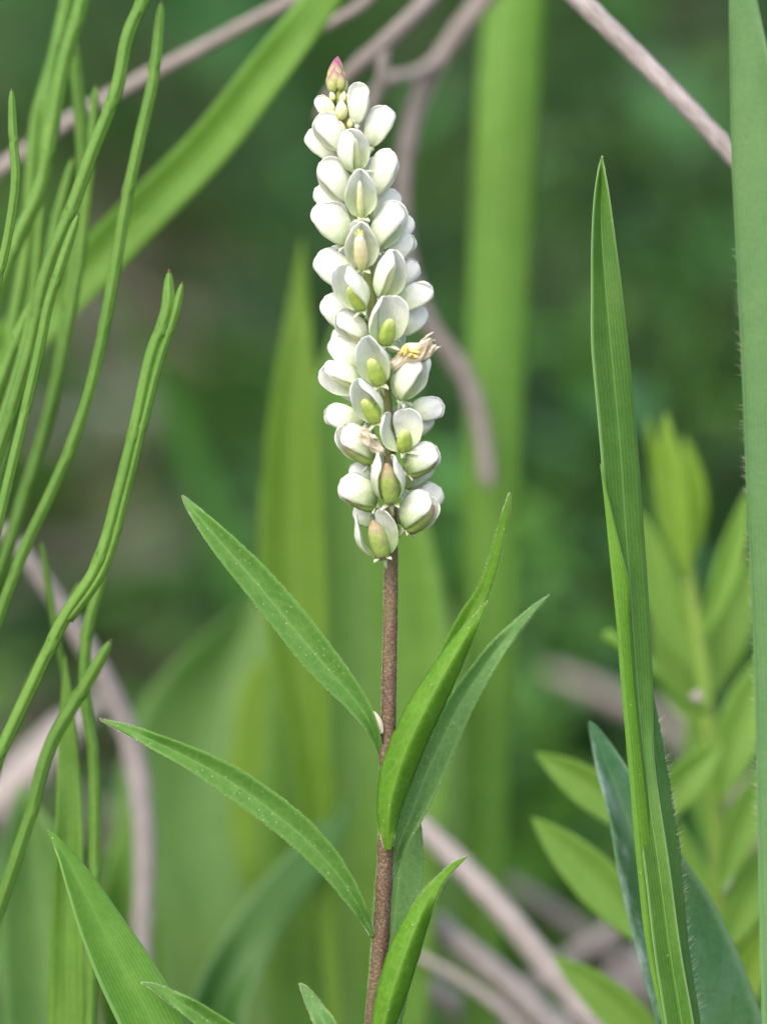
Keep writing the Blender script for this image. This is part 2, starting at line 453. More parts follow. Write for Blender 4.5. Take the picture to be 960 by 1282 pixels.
# ------------------------------------------------------------------ setting: ground
def ground():
    m, nt = newmat('meadow_soil')
    tc = nd(nt, 'ShaderNodeTexCoord'); ob = tc.outputs['Object']
    n1 = noise(nt, ob, 9, 6, .65); n2 = noise(nt, ob, 60, 4, .6); n3 = noise(nt, ob, 2.2, 3)
    col = ramp(nt, n2, [(.3, (.030, .022, .014)), (.55, (.085, .062, .042)), (.75, (.19, .15, .115))])
    col = mixc(nt, ramp(nt, n1, [(.45, 0.0), (.62, 1.0)]), col, (.045, .085, .022))
    col = mixc(nt, math_(nt, 'MULTIPLY', ramp(nt, n3, [(.4, 0.0), (.7, 1.0)]), .5), col, (.05, .10, .03))
    finish(nt, col, .9, 0, None, n2, .8, .02, .2)
    # one sheet out to the horizon: fine and uneven near the plants, coarse far away
    rad = [0.0] + [0.06 * 1.19 ** i for i in range(54)]
    rad = [r for r in rad if r < 900] + [900]
    na = 64; V = [(0, 0.43, 0)]; F = []
    for r in rad[1:]:
        for j in range(na):
            a = 2 * math.pi * j / na
            x, y = r * math.cos(a), 0.43 + r * math.sin(a)
            z = (.006 * math.sin(9 * x + 3) * math.cos(8 * y) + .004 * math.sin(31 * x) * math.sin(27 * y + 1)) if r < 12 else 0
            if r > .05: z -= .004
            V.append((x, y, z))
    for j in range(na): F.append((0, 1 + j, 1 + (j + 1) % na))
    for i in range(len(rad) - 2):
        for j in range(na):
            j2 = (j + 1) % na; a, b = 1 + i * na, 1 + (i + 1) * na
            F.append((a + j, b + j, b + j2, a + j2))
    o = link('ground', mesh_from('ground', V, F, m))
    tag(o, 'dark soil with moss and litter under the meadow plants', 'ground', kind='structure')
    return o
ground()

# ------------------------------------------------------------------ ground cover and litter (uncountable)
def cover_mat(name, transl=.3, rough=.5):
    m, nt = newmat(name)
    at = nd(nt, 'ShaderNodeAttribute', attribute_name='tint')
    tc = nd(nt, 'ShaderNodeTexCoord')
    n1 = noise(nt, tc.outputs['Object'], 90, 3)
    col = mixc(nt, math_(nt, 'MULTIPLY', n1, .5), at.outputs['Color'], mixc(nt, 1.0, at.outputs['Color'], (.6, .65, .5), 'MULTIPLY'))
    finish(nt, col, rough, transl, mixc(nt, 1.0, col, (1.5, 1.7, .8), 'MULTIPLY'), None, spec=.15)
    return m

def scatter(name, specs, mat, label, cat):
    """specs: list of (x,y,z, azimuth, elevation, length, width, bend, colour, shape)"""
    V = []; F = []; Cc = []
    R = 6
    for (x, y, z, az, el, L, W, bend, c, shp) in specs:
        b = len(V)
        d = np.array([math.cos(az), math.sin(az)]); side = np.array([-d[1], d[0], 0])
        px, pz = 0.0, 0.0; e = el
        for i in range(R):
            t = i / (R - 1)
            if shp == 0: wd = (t ** .6) * ((1 - t) ** .55) * 1.9
            elif shp == 1: wd = (.75 + .25 * t) * (1 - t ** 3)
            else: wd = (.25 + t) * (1.12 - t) ** .5
            wd = max(wd, .03) * W * .5
            c0 = np.array([x + d[0] * px, y + d[1] * px, z + pz])
            up = np.array([-d[0] * math.sin(e), -d[1] * math.sin(e), math.cos(e)])
            V += [c0 - side * wd + up * wd * .35, c0, c0 + side * wd + up * wd * .35]
            Cc += [c] * 3
            px += math.cos(e) * L / (R - 1); pz += math.sin(e) * L / (R - 1); e -= bend / (R - 1)
        for i in range(R - 1):
            a = b + i * 3
            F += [(a, a+1, a+4, a+3), (a+1, a+2, a+5, a+4)]
    me = mesh_from(name, V, F, mat)
    ca = me.color_attributes.new('tint', 'FLOAT_COLOR', 'POINT')
    ca.data.foreach_set('color', np.hstack([np.array(Cc), np.ones((len(Cc), 1))]).ravel())
    o = link(name, me)
    return tag(o, label, cat, kind='stuff')

def vary(c, k=.25):
    f = 1 + rnd.uniform(-k, k); g = 1 + rnd.uniform(-.12, .12)
    return (c[0] * f * g, c[1] * f, c[2] * f * (2 - g))

def ffield(x, y):
    return math.sin(5.1 * x + 1.3) * math.cos(3.7 * y + .4) + .7 * math.sin(9.3 * x - 4.1 * y) + .5 * math.sin(13 * y + 6 * x + 2)

greens = [(.040, .105, .015), (.060, .145, .022), (.036, .105, .034), (.080, .19, .050), (.020, .045, .014), (.058, .145, .052)]
spec = []
n = 0
while n < 640:
    y = 0.66 + 6.5 * rnd.random() ** 2.0
    x = rnd.uniform(-1, 1) * (0.25 + y * .42)
    bare = (x / y < -.02) and (.66 < y < 1.6)
    if bare and rnd.random() < .8: n += .5; continue
    n += 1
    k = 1 + .35 * min(y, 4)
    base = greens[rnd.choice((0, 0, 1, 2, 2, 3, 4, 4, 5, 1))]
    tone = rnd.choice((.4, .6, 1.0, 1.1, 1.5, 2.0))
    base = tuple(q * tone for q in base)
    rosette = rnd.random() < .68
    zc = rnd.uniform(.0, .07) * k
    for q in range(rnd.randint(6, 13)):
        az = rnd.uniform(0, 6.28); rr_ = rnd.uniform(0, .02) * k
        if rosette:
            spec.append((x + rr_ * math.cos(az), y + rr_ * math.sin(az), zc * rnd.random(), az, rnd.uniform(.0, .9), rnd.uniform(.03, .075) * k ** .6, rnd.uniform(.016, .036) * k ** .6, rnd.uniform(.2, 1.2), vary(base, .15), 0))
        else:
            spec.append((x + rr_ * math.cos(az), y + rr_ * math.sin(az), 0, az, rnd.uniform(.9, 1.5), rnd.uniform(.08, .22) * k ** .5, rnd.uniform(.005, .012), rnd.uniform(.2, 1.3), vary(base, .15), 1))
# leafy shoots standing a little behind the plants in focus
for i in range(330):
    y = rnd.uniform(.66, 1.15); x = rnd.uniform(-1, 1) * (.03 + y * .13)
    fr = x / y
    if fr < -.03 and rnd.random() < .7: continue
    h = rnd.uniform(.03, .17) * (y / .8)
    tone = rnd.choice((.35, .5, .9, 1.3, 1.9))
    base = tuple(q * tone for q in greens[rnd.choice((0, 1, 2, 4, 5))])
    la = rnd.uniform(0, 6.28)
    spec.append((x, y, 0, la, rnd.uniform(1.2, 1.5), h * 1.1, .0025, .25, base, 1))
    for q in range(rnd.randint(5, 12)):
        az = rnd.uniform(0, 6.28)
        spec.append((x, y, h * (.2 + .8 * rnd.random()), az, rnd.uniform(-.2, .9), rnd.uniform(.012, .035), rnd.uniform(.006, .014), rnd.uniform(.2, 1.0), vary(base, .2), 0))
# taller growth closing the view further back
for i in range(2600):
    y = rnd.uniform(3.2, 9); x = rnd.uniform(-1, 1) * (.5 + y * .45)
    c = vary(greens[rnd.randrange(6)])
    if rnd.random() < .6:
        spec.append((x, y, rnd.uniform(0, .42), rnd.uniform(0, 6.28), rnd.uniform(-.2, .9), rnd.uniform(.07, .16), rnd.uniform(.04, .09), rnd.uniform(.2, 1.2), c, 0))
    else:
        spec.append((x, y, 0, rnd.uniform(0, 6.28), rnd.uniform(1.0, 1.5), rnd.uniform(.3, .65), rnd.uniform(.008, .018), rnd.uniform(.2, 1.0), c, 1))
scatter('undergrowth', spec, cover_mat('undergrowth_leaf'), 'blurred low green undergrowth filling the far background', 'undergrowth')

# low tufts between the nearer plants, below the picture
spec = []
for i in range(700):
    y = rnd.uniform(.36, .85); x = rnd.uniform(-.28, .28)
    spec.append((x, y, rnd.uniform(0, .03), rnd.uniform(0, 6.28), rnd.uniform(.1, 1.2), rnd.uniform(.02, .05), rnd.uniform(.006, .016), rnd.uniform(.2, 1.2), vary(greens[rnd.randrange(6)]), 0))
scatter('moss_cover', spec, cover_mat('low_cover_leaf'), 'low leafy cover on the soil around the plant stems', 'ground cover')

spec = []
browns = [(.15, .12, .10), (.24, .20, .175), (.08, .06, .05), (.30, .27, .25), (.14, .10, .085)]
for i in range(1500):
    y = 0.5 + 3.0 * rnd.random() ** 1.6
    x = rnd.uniform(-1, 1) * (0.2 + y * .4)
    if rnd.random() < .35: x = -abs(x)
    spec.append((x, y, rnd.uniform(.003, .06), rnd.uniform(0, 6.28), rnd.uniform(-.1, .4), rnd.uniform(.03, .11), rnd.uniform(.006, .03), rnd.uniform(-.2, .5), vary(browns[rnd.randrange(5)]), rnd.choice((0, 1))))
scatter('leaf_litter', spec, cover_mat('litter', .1, .8), 'dead brown leaves and stalks littering the soil', 'leaf litter')

# ------------------------------------------------------------------ flowering plant
base_stem = P(452, 1900, .004); base_stem.z = -0.004
root = thing('snakeroot_plant', Vector((base_stem.x, base_stem.y, 0)), 'sharp upright plant with white flower spike and brown stem in the centre', 'flowering plant')
RL = root.location.copy()
STEM = [(452, ground_py(.004) + 20, .004, 11), (455, 2300, .004, 11), (458, 1700, .003, 10.6), (460, 1400, .002, 10.4), (466, 1290, .0012, 10.2), (476, 1180, .0006, 10.4),
        (481, 1090, .0002, 9.6), (483, 1040, 0, 9.4), (484, 980, 0, 9.6), (486, 900, 0, 9.3), (488, 800, 0, 9), (489.5, 700, 0, 8.4), (489, 630, 0, 7.8), (487, 560, 0, 7.4),
        (482, 490, 0, 7), (471, 420, 0, 6.6), (462, 350, 0, 6.2), (453, 280, 0, 5.8), (442, 210, 0, 5.2), (431, 150, 0, 5.6), (424, 116, 0, 5.0), (421, 96, 0, 2.2)]
stem_xy = lambda y: float(np.interp(y, [r[1] for r in STEM[::-1]], [r[0] for r in STEM[::-1]]))
spts, srad = path3(STEM, 10)
for i_, p_ in enumerate(spts):
    for ny in (945, 1062, 1172, 1108):
        d_ = (p_ - P(stem_xy(ny), ny, 0)).length / PXM
        srad[i_] *= 1 + .14 * math.exp(-(d_ / 9) ** 2)
stem_len = sum((spts[i+1] - spts[i]).length for i in range(len(spts) - 1))
M['stem'] = stem_mat(stem_len)
me = tube_mesh('stem', spts, srad, M['stem'], RL, sides=20, ridges=5, amp=.035, jit=.03, seed=3)
stem = link('stem', me, root)
def stem_at(py):
    best = min(range(len(STEM) - 1), key=lambda i: 0 if STEM[i][1] >= py >= STEM[i+1][1] else 1)
    a, b = STEM[best], STEM[best+1]
    t = (a[1] - py) / (a[1] - b[1])
    return a[0] + (b[0] - a[0]) * t, a[2] + (b[2] - a[2]) * t, a[3] + (b[3] - a[3]) * t

def hairs(name, anchors, parent, mat, r=.000016):
    """anchors: (point, direction, length); thin three-sided spikes"""
    V = []; F = []
    for p, d, l in anchors:
        d = d.normalized(); a = d.orthogonal().normalized(); b = d.cross(a); i = len(V)
        for k in range(3):
            th = 2.1 * k
            V.append(p + (a * math.cos(th) + b * math.sin(th)) * r - parent_loc(parent))
        V.append(p + d * l - parent_loc(parent))
        F += [(i, i+1, i+3), (i+1, i+2, i+3), (i+2, i, i+3)]
    o = link(name, mesh_from(name, V, F, mat, smooth=False), parent)
    o['kind'] = 'stuff'
    return o
def parent_loc(p):
    while p.parent is not None: p = p.parent
    return p.location
an = []
for i in range(5200):
    py = rnd.uniform(560, 1320)
    x, dz, r = stem_at(py)
    th = rnd.uniform(0, 6.28); rm = r * PXM
    c = P(x, py, dz); d = RV * math.cos(th) - FV * math.sin(th)
    an.append((c + d * rm * .97, d + UV_ * rnd.uniform(-.2, .7), rnd.uniform(.00006, .00018)))
hairs('stem_hairs', an, stem, M['hair'])

def sleaf(rows, mat, seed=0, jag=.03, rib=True, **kw):
    rows = [tuple(r[:3]) + (r[3] * 1.07, r[4] * 1.07) + tuple(r[5:]) for r in rows]
    o = blade('leaf', rows, mat, root, thick=.0002, k=9, nc=11, jag=jag, seed=seed, **kw)
    G = blade_grid(rows, k=9, nc=11, jag=jag, seed=seed, **kw)
    an = []
    for i in range(2, len(G) - 1):
        for c, c2 in ((0, 1), (10, 9)):
            e0, e1 = Vector(G[i, c]), Vector(G[i + 1, c])
            out = (e0 - Vector(G[i, c2])).normalized(); fw = (e1 - e0)
            for q in range(3):
                an.append((e0 + fw * rnd.random(), out + fw.normalized() * rnd.uniform(0, .8), rnd.uniform(.00006, .00016)))
    hairs('margin_hairs', an, o, M['hair'], r=.00002)
    return o
# upper left leaf, lower left leaf
V_ = -.0009
sleaf([(477, 946, 0, 2.5, 2.5), (473, 930, -.0004, 5, 4.5, V_*.5, V_*.5), (463, 905, -.0008, 9, 8, V_, V_), (447, 880, -.001, 13, 13, V_, V_), (420, 848, -.0012, 17, 18, V_, V_), (392, 816, -.0013, 18.5, 21, V_, V_),
       (363, 781, -.0013, 18, 23, V_, V_), (322, 731, -.0012, 17, 21, V_, V_), (282, 685, -.001, 14, 16, V_, V_), (250, 648, -.0006, 8, 9, V_*.6, V_*.6), (236, 631, -.0003, 4, 4.5), (228, 620, 0, .3, .3)], M['leaf_top'], 1)
sleaf([(467, 1173, 0, 2.5, 2.5), (462, 1160, -.0005, 4.5, 4), (452, 1140, -.001, 8, 7, V_, V_), (436, 1113, -.0014, 12, 11, V_, V_), (400, 1068, -.002, 16, 17, V_, V_), (350, 1023, -.0024, 17, 20, V_, V_),
       (300, 986, -.0026, 17, 19, V_, V_), (250, 956, -.0026, 13, 15, V_, V_), (200, 931, -.0024, 10, 10, V_, V_), (160, 913, -.002, 6, 6), (140, 906, -.0018, 3, 3), (125, 900, -.0016, .3, .3)], M['leaf_top'], 2)
# bright leaf clasping the stem, seen from below
sleaf([(486, 1064, -.0012, 4, 4), (485, 1050, -.0016, 7, 7), (485, 1038, -.002, 10, 10, .0008, .0008), (487, 1012, -.0026, 14, 14, .0016, .0016), (501, 957, -.0034, 21, 20, .002, .002), (523, 905, -.0038, 21, 20, .002, .002),
       (546, 860, -.0038, 18, 18, .0018, .0018), (574, 811, -.0034, 12, 12, .0012, .0012), (596, 775, -.003, 5, 5), (611, 752, -.0028, .3, .3)], M['leaf_under'], 3)
# narrow leaf rising behind it
sleaf([(488, 1040, .0014, 3, 3), (500, 985, .003, 10, 10), (525, 905, .0042, 14, 15), (556, 835, .0046, 13, 14, -.0005, -.0005), (585, 775, .0044, 11, 11, -.0006, -.0006), (606, 735, .004, 7, 8), (621, 690, .0036, 6, 6),
       (632, 645, .0032, 4, 4), (636, 628, .003, 2.5, 2.5), (638, 616, .003, .3, .3)], M['leaf_under'], 4)
# grey green leaf to the right
sleaf([(488, 1110, .0012, 2, 2), (493, 1088, .0016, 5, 5), (500, 1058, .002, 9, 9, V_, V_), (514, 1022, .0024, 14, 14, V_, V_), (536, 965, .0028, 19, 20, V_, V_), (557, 920, .003, 18, 18, V_, V_), (577, 880, .003, 16, 16, V_, V_),
       (599, 845, .0028, 13, 13, V_, V_), (622, 813, .0026, 11, 10, V_*.7, V_*.7), (648, 783, .0022, 7, 7), (670, 760, .002, 3.5, 3.5), (687, 745, .0018, .3, .3)], M['leaf_grey'], 5)
# upright leaf behind the stem
sleaf([(462, 1420, .003, 3, 3), (468, 1370, .0038, 12, 12), (477, 1300, .0044, 19, 20), (487, 1220, .005, 24, 26, V_, V_), (496, 1130, .0054, 27, 30, V_, V_), (502, 1070, .0056, 24, 27, V_, V_), (506, 1020, .0056, 17, 19), (512, 975, .0054, 8, 9), (516, 945, .005, .5, .5)], M['leaf_grey'], 6)
# lower bright leaf
sleaf([(464, 1380, -.001, 4, 4), (470, 1335, -.002, 10, 10, .0008, .0008), (480, 1282, -.0028, 14, 14, .0015, .0015), (491, 1240, -.0034, 18, 18, .0018, .0018), (508, 1190, -.0036, 19, 17, .0018, .0018), (524, 1150, -.0034, 15, 13, .0014, .0014),
       (539, 1120, -.003, 10, 8), (553, 1100, -.0026, 6, 5), (568, 1084, -.0024, 4, 4), (586, 1071, -.0022, .3, .3)], M['leaf_under'], 7)
# two leaf tips at the lower edge
sleaf([(462, 1420, 0, 2, 2), (400, 1365, -.001, 11, 11), (330, 1322, -.002, 15, 15, V_, V_), (275, 1288, -.003, 14, 14, V_, V_), (240, 1263, -.0034, 11, 11, V_, V_), (210, 1245, -.0036, 7, 7), (190, 1234, -.0036, 3, 3), (178, 1230, -.0036, .3, .3)], M['leaf_top'], 8)
sleaf([(461, 1400, 0, 2, 2), (436, 1335, .002, 12, 12), (409, 1285, .003, 13, 12, V_, V_), (393, 1257, .0032, 9, 8), (381, 1238, .0032, 4, 4), (375, 1231, .0032, .3, .3)], M['leaf_grey'], 9)
# pale bud scale in the axil
blade('axil_scale', [(478, 918, -.0008, 2, 2), (474, 906, -.0012, 6, 5, .0005, .0005), (470, 897, -.0012, 5, 4, .0005, .0005), (466, 890, -.001, .4, .4)], M['wither'], root, thick=.0002)

# --- flowers -------------------------------------------------------------
def wing_mesh(i, mat):
    rr = random.Random(40 + i)
    nu, ns = 15, 11
    Rc = .40 + rr.uniform(-.03, .04); Wm = .41 + rr.uniform(-.035, .03)
    B = .23 + rr.uniform(-.03, .04); sk = rr.uniform(-.03, .05)
    ph = [rr.uniform(0, 6.28) for _ in range(3)]
    G = np.zeros((nu, ns, 3))
    for a in range(nu):
        u = (a / (nu - 1)) ; u = .015 + .985 * (1 - (1 - u) ** 1.35)
        u = min(u, .9985)
        wd = Wm * (u ** .72) * ((1 - u) ** .40) * 1.93
        xc = B * math.sin(math.pi * u ** .85) ** .9 + (.03 + .08 * sk) * u
        for b in range(ns):
            s = -1 + 2 * b / (ns - 1)
            ww = wd * s
            if abs(s) > .95: ww *= 1 + .035 * math.sin(7 * u + ph[0]) + .022 * math.sin(19 * u + ph[1])
            th = ww / Rc
            x = xc + Rc * (math.cos(th) - 1) * (.8 + .15 * math.sin(3 * u + ph[2]))
            y = Rc * math.sin(th) * 1.0 + sk * u
            x += .012 * math.sin(6 * s + 5 * u + ph[0]) + .010 * math.sin(13 * u + 2 * s + ph[1])
            z = u + .03 * (1 - s * s) * (u > .9)
            G[a, b] = (x, y, z)
    me = sheet('wing', G, .022, mat)
    return me

def rev_mesh(name, prof, mat, sides=10, flat=(1, 1), bend=0.0, notch=0.0, groove=0.0):
    """lathe about Z, prof list of (r,z)"""
    V = []; F = []; U = []
    n = len(prof); z0, z1 = prof[0][1], prof[-1][1]
    for i, (r, z) in enumerate(prof):
        for j in range(sides):
            th = 2 * math.pi * j / sides
            t = (z - z0) / (z1 - z0)
            r_, r = r, r * (1 - groove * abs(math.sin(th)) ** 10)
            V.append((r * math.cos(th) * flat[0], r * math.sin(th) * flat[1] + bend * t * t, z - (notch * (1 - abs(math.cos(th))) if t > .93 else 0)))
            U.append((j / sides, t)); r = r_
    for i in range(n - 1):
        for j in range(sides):
            j2 = (j + 1) % sides
            F.append((i*sides+j, i*sides+j2, (i+1)*sides+j2, (i+1)*sides+j))
    F.append(tuple(range(sides))[::-1]); F.append(tuple((n-1)*sides+j for j in range(sides)))
    return mesh_from(name, V, F, mat, U)

WINGS = {k: [wing_mesh(i + 10 * j, M[k]) for i in range(7)] for j, k in enumerate(('petal_young', 'petal', 'petal_old'))}
egg = lambda w, h, n=9, p=.8: [(max(.004, w * math.sin(math.pi * (i / n) ** p) ** .75), h * i / n) for i in range(n + 1)]
KEEL = rev_mesh('keel', [(.03, 0), (.09, .1), (.13, .25), (.14, .4), (.125, .55), (.11, .66), (.085, .74), (.06, .78)], M['keel'], 10, (.95, 1.05))
M['keel_pale'] = grad_mat('keel_pale', [(0, (.50, .58, .20)), (.5, (.68, .73, .40)), (1, (.82, .83, .64))])
KEEL2 = rev_mesh('keel', [(.03, 0), (.07, .1), (.095, .25), (.10, .4), (.085, .55), (.065, .7), (.045, .78), (.015, .82)], M['keel_pale'], 10, (.8, 1.05))
CAPS = rev_mesh('capsule', [(.03, 0), (.10, .03), (.14, .12), (.15, .24), (.138, .37), (.112, .49), (.075, .575), (.02, .61)], M['capsule'], 24, (1.1, .85), groove=.14)
CAPO = rev_mesh('capsule', [(.04, 0), (.12, .03), (.17, .14), (.19, .3), (.19, .45), (.17, .6), (.12, .74), (.07, .80), (.03, .86)], M['capsule_old'], 24, (1.0, 1.1), groove=.10)
PED = rev_mesh('flower', [(.03, -.22), (.032, -.1), (.05, -.03), (.09, .02), (.06, .07), (.01, .09)], M['sepal'], 10)
def sepal_mesh():
    G = np.zeros((6, 5, 3))
    for a in range(6):
        u = a / 5
        for b in range(5):
            s = -1 + b / 2
            G[a, b] = (s * .085 * (u + .12) ** .4 * (1.02 - u) ** .7, -.05 * s * s + .06 * u * u, u * .25)
    return sheet('sepal', G, .018, M['sepal'])
SEP = sepal_mesh()
def fringe_mesh():
    V = []; F = []
    rr = random.Random(5)
    for k in range(7):
        a = rr.uniform(0, 6.28); b = len(V)
        p = Vector((.04 * math.cos(a), .05 * math.sin(a), .74)); d = Vector((.4 * math.cos(a), .4 * math.sin(a), 1)).normalized() * rr.uniform(.07, .13)
        for t, r in ((0, .03), (.6, .026), (1, .012)):
            for q in range(5): V.append(p + d * t + Vector((r * math.cos(q * 1.257), r * math.sin(q * 1.257), 0)))
        for i in range(2):
            for q in range(5): F.append((b+i*5+q, b+i*5+(q+1) % 5, b+(i+1)*5+(q+1) % 5, b+(i+1)*5+q))
        F.append(tuple(b + 10 + q for q in range(5)))
    return mesh_from('fringe', V, F, M['bud_cream'])
FRINGE = fringe_mesh()
def crumple(seed):
    rr = np.random.RandomState(seed)
    G = np.zeros((13, 15, 3)); ph = rr.uniform(0, 6, 6)
    for a in range(13):
        u = a / 12
        for b in range(15):
            s = -1 + b / 7
            w_ = .34 * (u + .15) ** .5 * (1.25 - u) ** .5
            f = .06 * math.sin(5 * s + 4 * u + ph[0]) + .04 * math.sin(9 * s - 8 * u + ph[1]) + .04 * math.sin(11 * u + ph[2])
            G[a, b] = (s * w_ + .06 * math.sin(11 * u + ph[3]), f * (.4 + u) - .25 * s * s + .12, u * .95 + .06 * math.sin(7 * s + ph[4]) + (rr.uniform(-.06, .06) if a == 12 else 0))
    return sheet('withered_petal', G, .02, M['wither'])
CRUMP = [crumple(i) for i in range(3)]

def flower(bx, by, tx, ty, tilt, gap, typ, ws=1.0, opn=0.0, psi=22, dz=-.001, psi2=None):
    """base pixel, tip pixel, lean towards the viewer (deg), turn of the gap (0 to the viewer, + right), kind, width, opening (deg)"""
    b = P(bx, by, dz)
    sx, sy = tx - bx, by - ty
    ls = math.hypot(sx, sy); tl = math.radians(tilt)
    ax = ((RV * sx + UV_ * sy) / ls * math.cos(tl) - FV * math.sin(tl)).normalized()
    L = ls * PXM / max(math.cos(tl), .6)
    g0 = (-FV) - ax * (-FV).dot(ax); g0.normalize()
    r0 = ax.cross(g0)
    a = math.radians(gap)
    Y = (g0 * math.cos(a) + r0 * math.sin(a)).normalized()
    X = Y.cross(ax).normalized()
    Rm = Matrix((X, Y, ax)).transposed().to_4x4()
    m = Matrix.Translation(b - RL) @ Rm @ Matrix.Diagonal((L * ws, L * ws, L, 1))
    f = link('flower', PED, root, m)
    pm = {'young': 'petal_young', 'keel': 'petal_young', 'mid': 'petal', 'fruit': 'petal', 'old': 'petal_old', 'pale': 'petal'}[typ]
    if psi2 is None and abs(gap) < 30: psi = 42 if typ != 'old' else 12
    if typ == 'old' and abs(gap) > 30: psi = 6
    for sgn in (1, -1):
        wm = rnd.choice(WINGS[pm])
        o1 = opn + rnd.uniform(-3, 3)
        mm = Matrix.Diagonal((sgn, 1, 1, 1)) @ Matrix.Rotation(math.radians(-(psi if sgn > 0 or psi2 is None else psi2) + rnd.uniform(-4, 4)), 4, 'Z') @ Matrix.Rotation(math.radians(o1), 4, 'Y') @ Matrix.Translation((.02, 0, .03)) @ Matrix.Diagonal((1, 1, rnd.uniform(.94, 1.03), 1))
        link('wing', wm, f, mm)
    inner = {'young': KEEL2, 'keel': KEEL, 'mid': KEEL2, 'fruit': CAPS, 'old': CAPO, 'pale': KEEL2}[typ]
    fwd = {'old': .05, 'fruit': .0, 'keel': .03}.get(typ, .0)
    c = link('capsule' if typ in ('fruit', 'old') else 'keel', inner, f, Matrix.Translation((0, fwd, .03)) @ Matrix.Rotation(math.radians(-8), 4, 'X'))
    if typ == 'keel': link('fringe', FRINGE, f, Matrix.Translation((0, .03, .03)) @ Matrix.Rotation(math.radians(-8), 4, 'X'))
    if typ != 'young':
        for k, an_ in ((0, 35), (1, -35), (2, 180)):
            mm = Matrix.Rotation(math.radians(-an_), 4, 'Z') @ Matrix.Translation((0, .06, .0)) @ Matrix.Rotation(math.radians(-(75 if k < 2 else 25) + rnd.uniform(-12, 12)), 4, 'X') @ Matrix.Diagonal((1, 1, rnd.uniform(.8, 1.15), 1))
            link('sepal', SEP, f, mm)
    return f

FL = [  # base, tip, tilt, gap, kind, width, opening, psi, dz
    (447, 159, 450, 107, 10, 78, 'young', .80, -5, 10, -.0012),
    (464, 187, 480, 135, 4, 95, 'young', 1.0, -4, 12, .0),
    (415, 150, 399, 122, 5, -95, 'young', .95, -4, 10, .0006),
    (430, 192, 402, 144, 14, -72, 'young', .98, -5, 10, -.001),
    (424, 204, 390, 163, 4, -100, 'young', .95, -3, 12, .0006),
    (447, 218, 438, 166, 22, 42, 'mid', 1.06, 3, 14, -.0016),
    (437, 256, 405, 202, 14, -68, 'young', .98, -4, 10, -.0008),
    (468, 250, 487, 192, 10, 82, 'young', .92, -3, 12, -.0004),
    (452, 276, 450, 217, 24, 0, 'mid', .96, -2, 16, -.0022),
    (438, 266, 398, 236, 2, -110, 'young', .9, 0, 12, .0012),
    (470, 285, 492, 240, 2, 110, 'young', 1.0, 0, 12, .0012),
    (436, 309, 404, 256, 14, -75, 'mid', 1.08, -3, 10, -.0008),
    (469, 316, 497, 257, 14, 62, 'mid', .98, 0, 14, -.0008),
    (453, 340, 449, 281, 26, 0, 'keel', 1.04, -2, 20, -.0024),
    (480, 336, 514, 296, 2, 95, 'keel', .85, 0, 14, .0008),
    (444, 362, 403, 318, 6, -98, 'mid', 1.02, -3, 12, .0),
    (477, 377, 493, 317, 20, 32, 'mid', 1.02, 2, 18, -.0018),
    (456, 390, 430, 338, 22, -38, 'fruit', 1.0, 4, 20, -.0018),
    (492, 388, 538, 360, 6, 100, 'mid', .90, -5, 12, .0),
    (481, 434, 490, 377, 26, 25, 'fruit', 1.04, 6, 24, -.0024),
    (447, 415, 410, 372, 2, -105, 'mid', 1.0, 0, 12, .001),
    (461, 428, 425, 392, 14, -60, 'keel', 1.0, -4, 10, -.0006),
    (456, 466, 417, 424, 4, -95, 'mid', .98, -3, 12, .0002),
    (477, 484, 457, 427, 26, -12, 'fruit', .94, 3, 26, -.0024),
    (501, 504, 518, 449, 18, 55, 'mid', 1.06, 0, 14, -.001),
    (456, 489, 407, 462, 10, -55, 'mid', 1.0, 6, 16, -.0004),
    (474, 531, 446, 479, 22, -30, 'fruit', .94, 2, 22, -.002),
    (457, 533, 411, 514, 4, -105, 'mid', 1.02, -2, 12, .0006),
    (508, 517, 553, 507, 4, 100, 'mid', 1.02, -2, 12, .0004),
    (506, 567, 503, 519, 26, 24, 'fruit', 1.18, 14, 18, -.0018),
    (470, 577, 428, 538, 12, -62, 'old', 1.02, 3, 14, -.0008),
    (508, 594, 545, 560, 10, 72, 'old', 1.12, 2, 14, -.0006),
    (490, 632, 483, 570, 18, -2, 'old', .98, 5, 2, -.0024, 8),
    (472, 634, 430, 603, 10, -75, 'old', 1.12, 0, 12, -.0006),
    (506, 664, 541, 622, 12, 58, 'old', 1.10, 4, 14, -.001),
    (481, 700, 466, 642, 14, -8, 'old', 1.02, 12, 0, -.0024, 38),
    (470, 612, 440, 584, 2, -100, 'mid', .95, 0, 12, .0014),
    (508, 648, 548, 612, 0, 100, 'old', 1.0, 8, 12, .0016),
]
for fx, fy, side, L_ in ((446, 240, 1, 46), (440, 300, -1, 48), (478, 305, 1, 50), (452, 345, -1, 52), (486, 360, 1, 50), (458, 445, -1, 52), (492, 420, 1, 52), (496, 480, 1, 54), (462, 505, -1, 52), (500, 548, 1, 54), (470, 556, -1, 52), (500, 610, 1, 50), (474, 660, -1, 40)):
    FL.append((fx, fy, fx + side * L_ * .72, fy - L_ * .62, -6, side * 112, 'mid' if fy < 520 else 'old', .95, 2, 12, .0012))
# flowers on the far side of the spike
for py, az, L_ in ((190, -30, 48), (235, 40, 50), (290, -20, 54), (345, 35, 55), (395, -25, 55), (440, 30, 56), (500, -35, 56), (545, 25, 56), (600, -20, 56), (655, 15, 54)):
    x, dz_, r_ = stem_at(py)
    FL.append((x + az * .15, py, x + az * .8, py - L_ * .62, -45, 180 - az, 'mid', 1.0, 2, 14, .0012))
for f in FL: flower(*f)

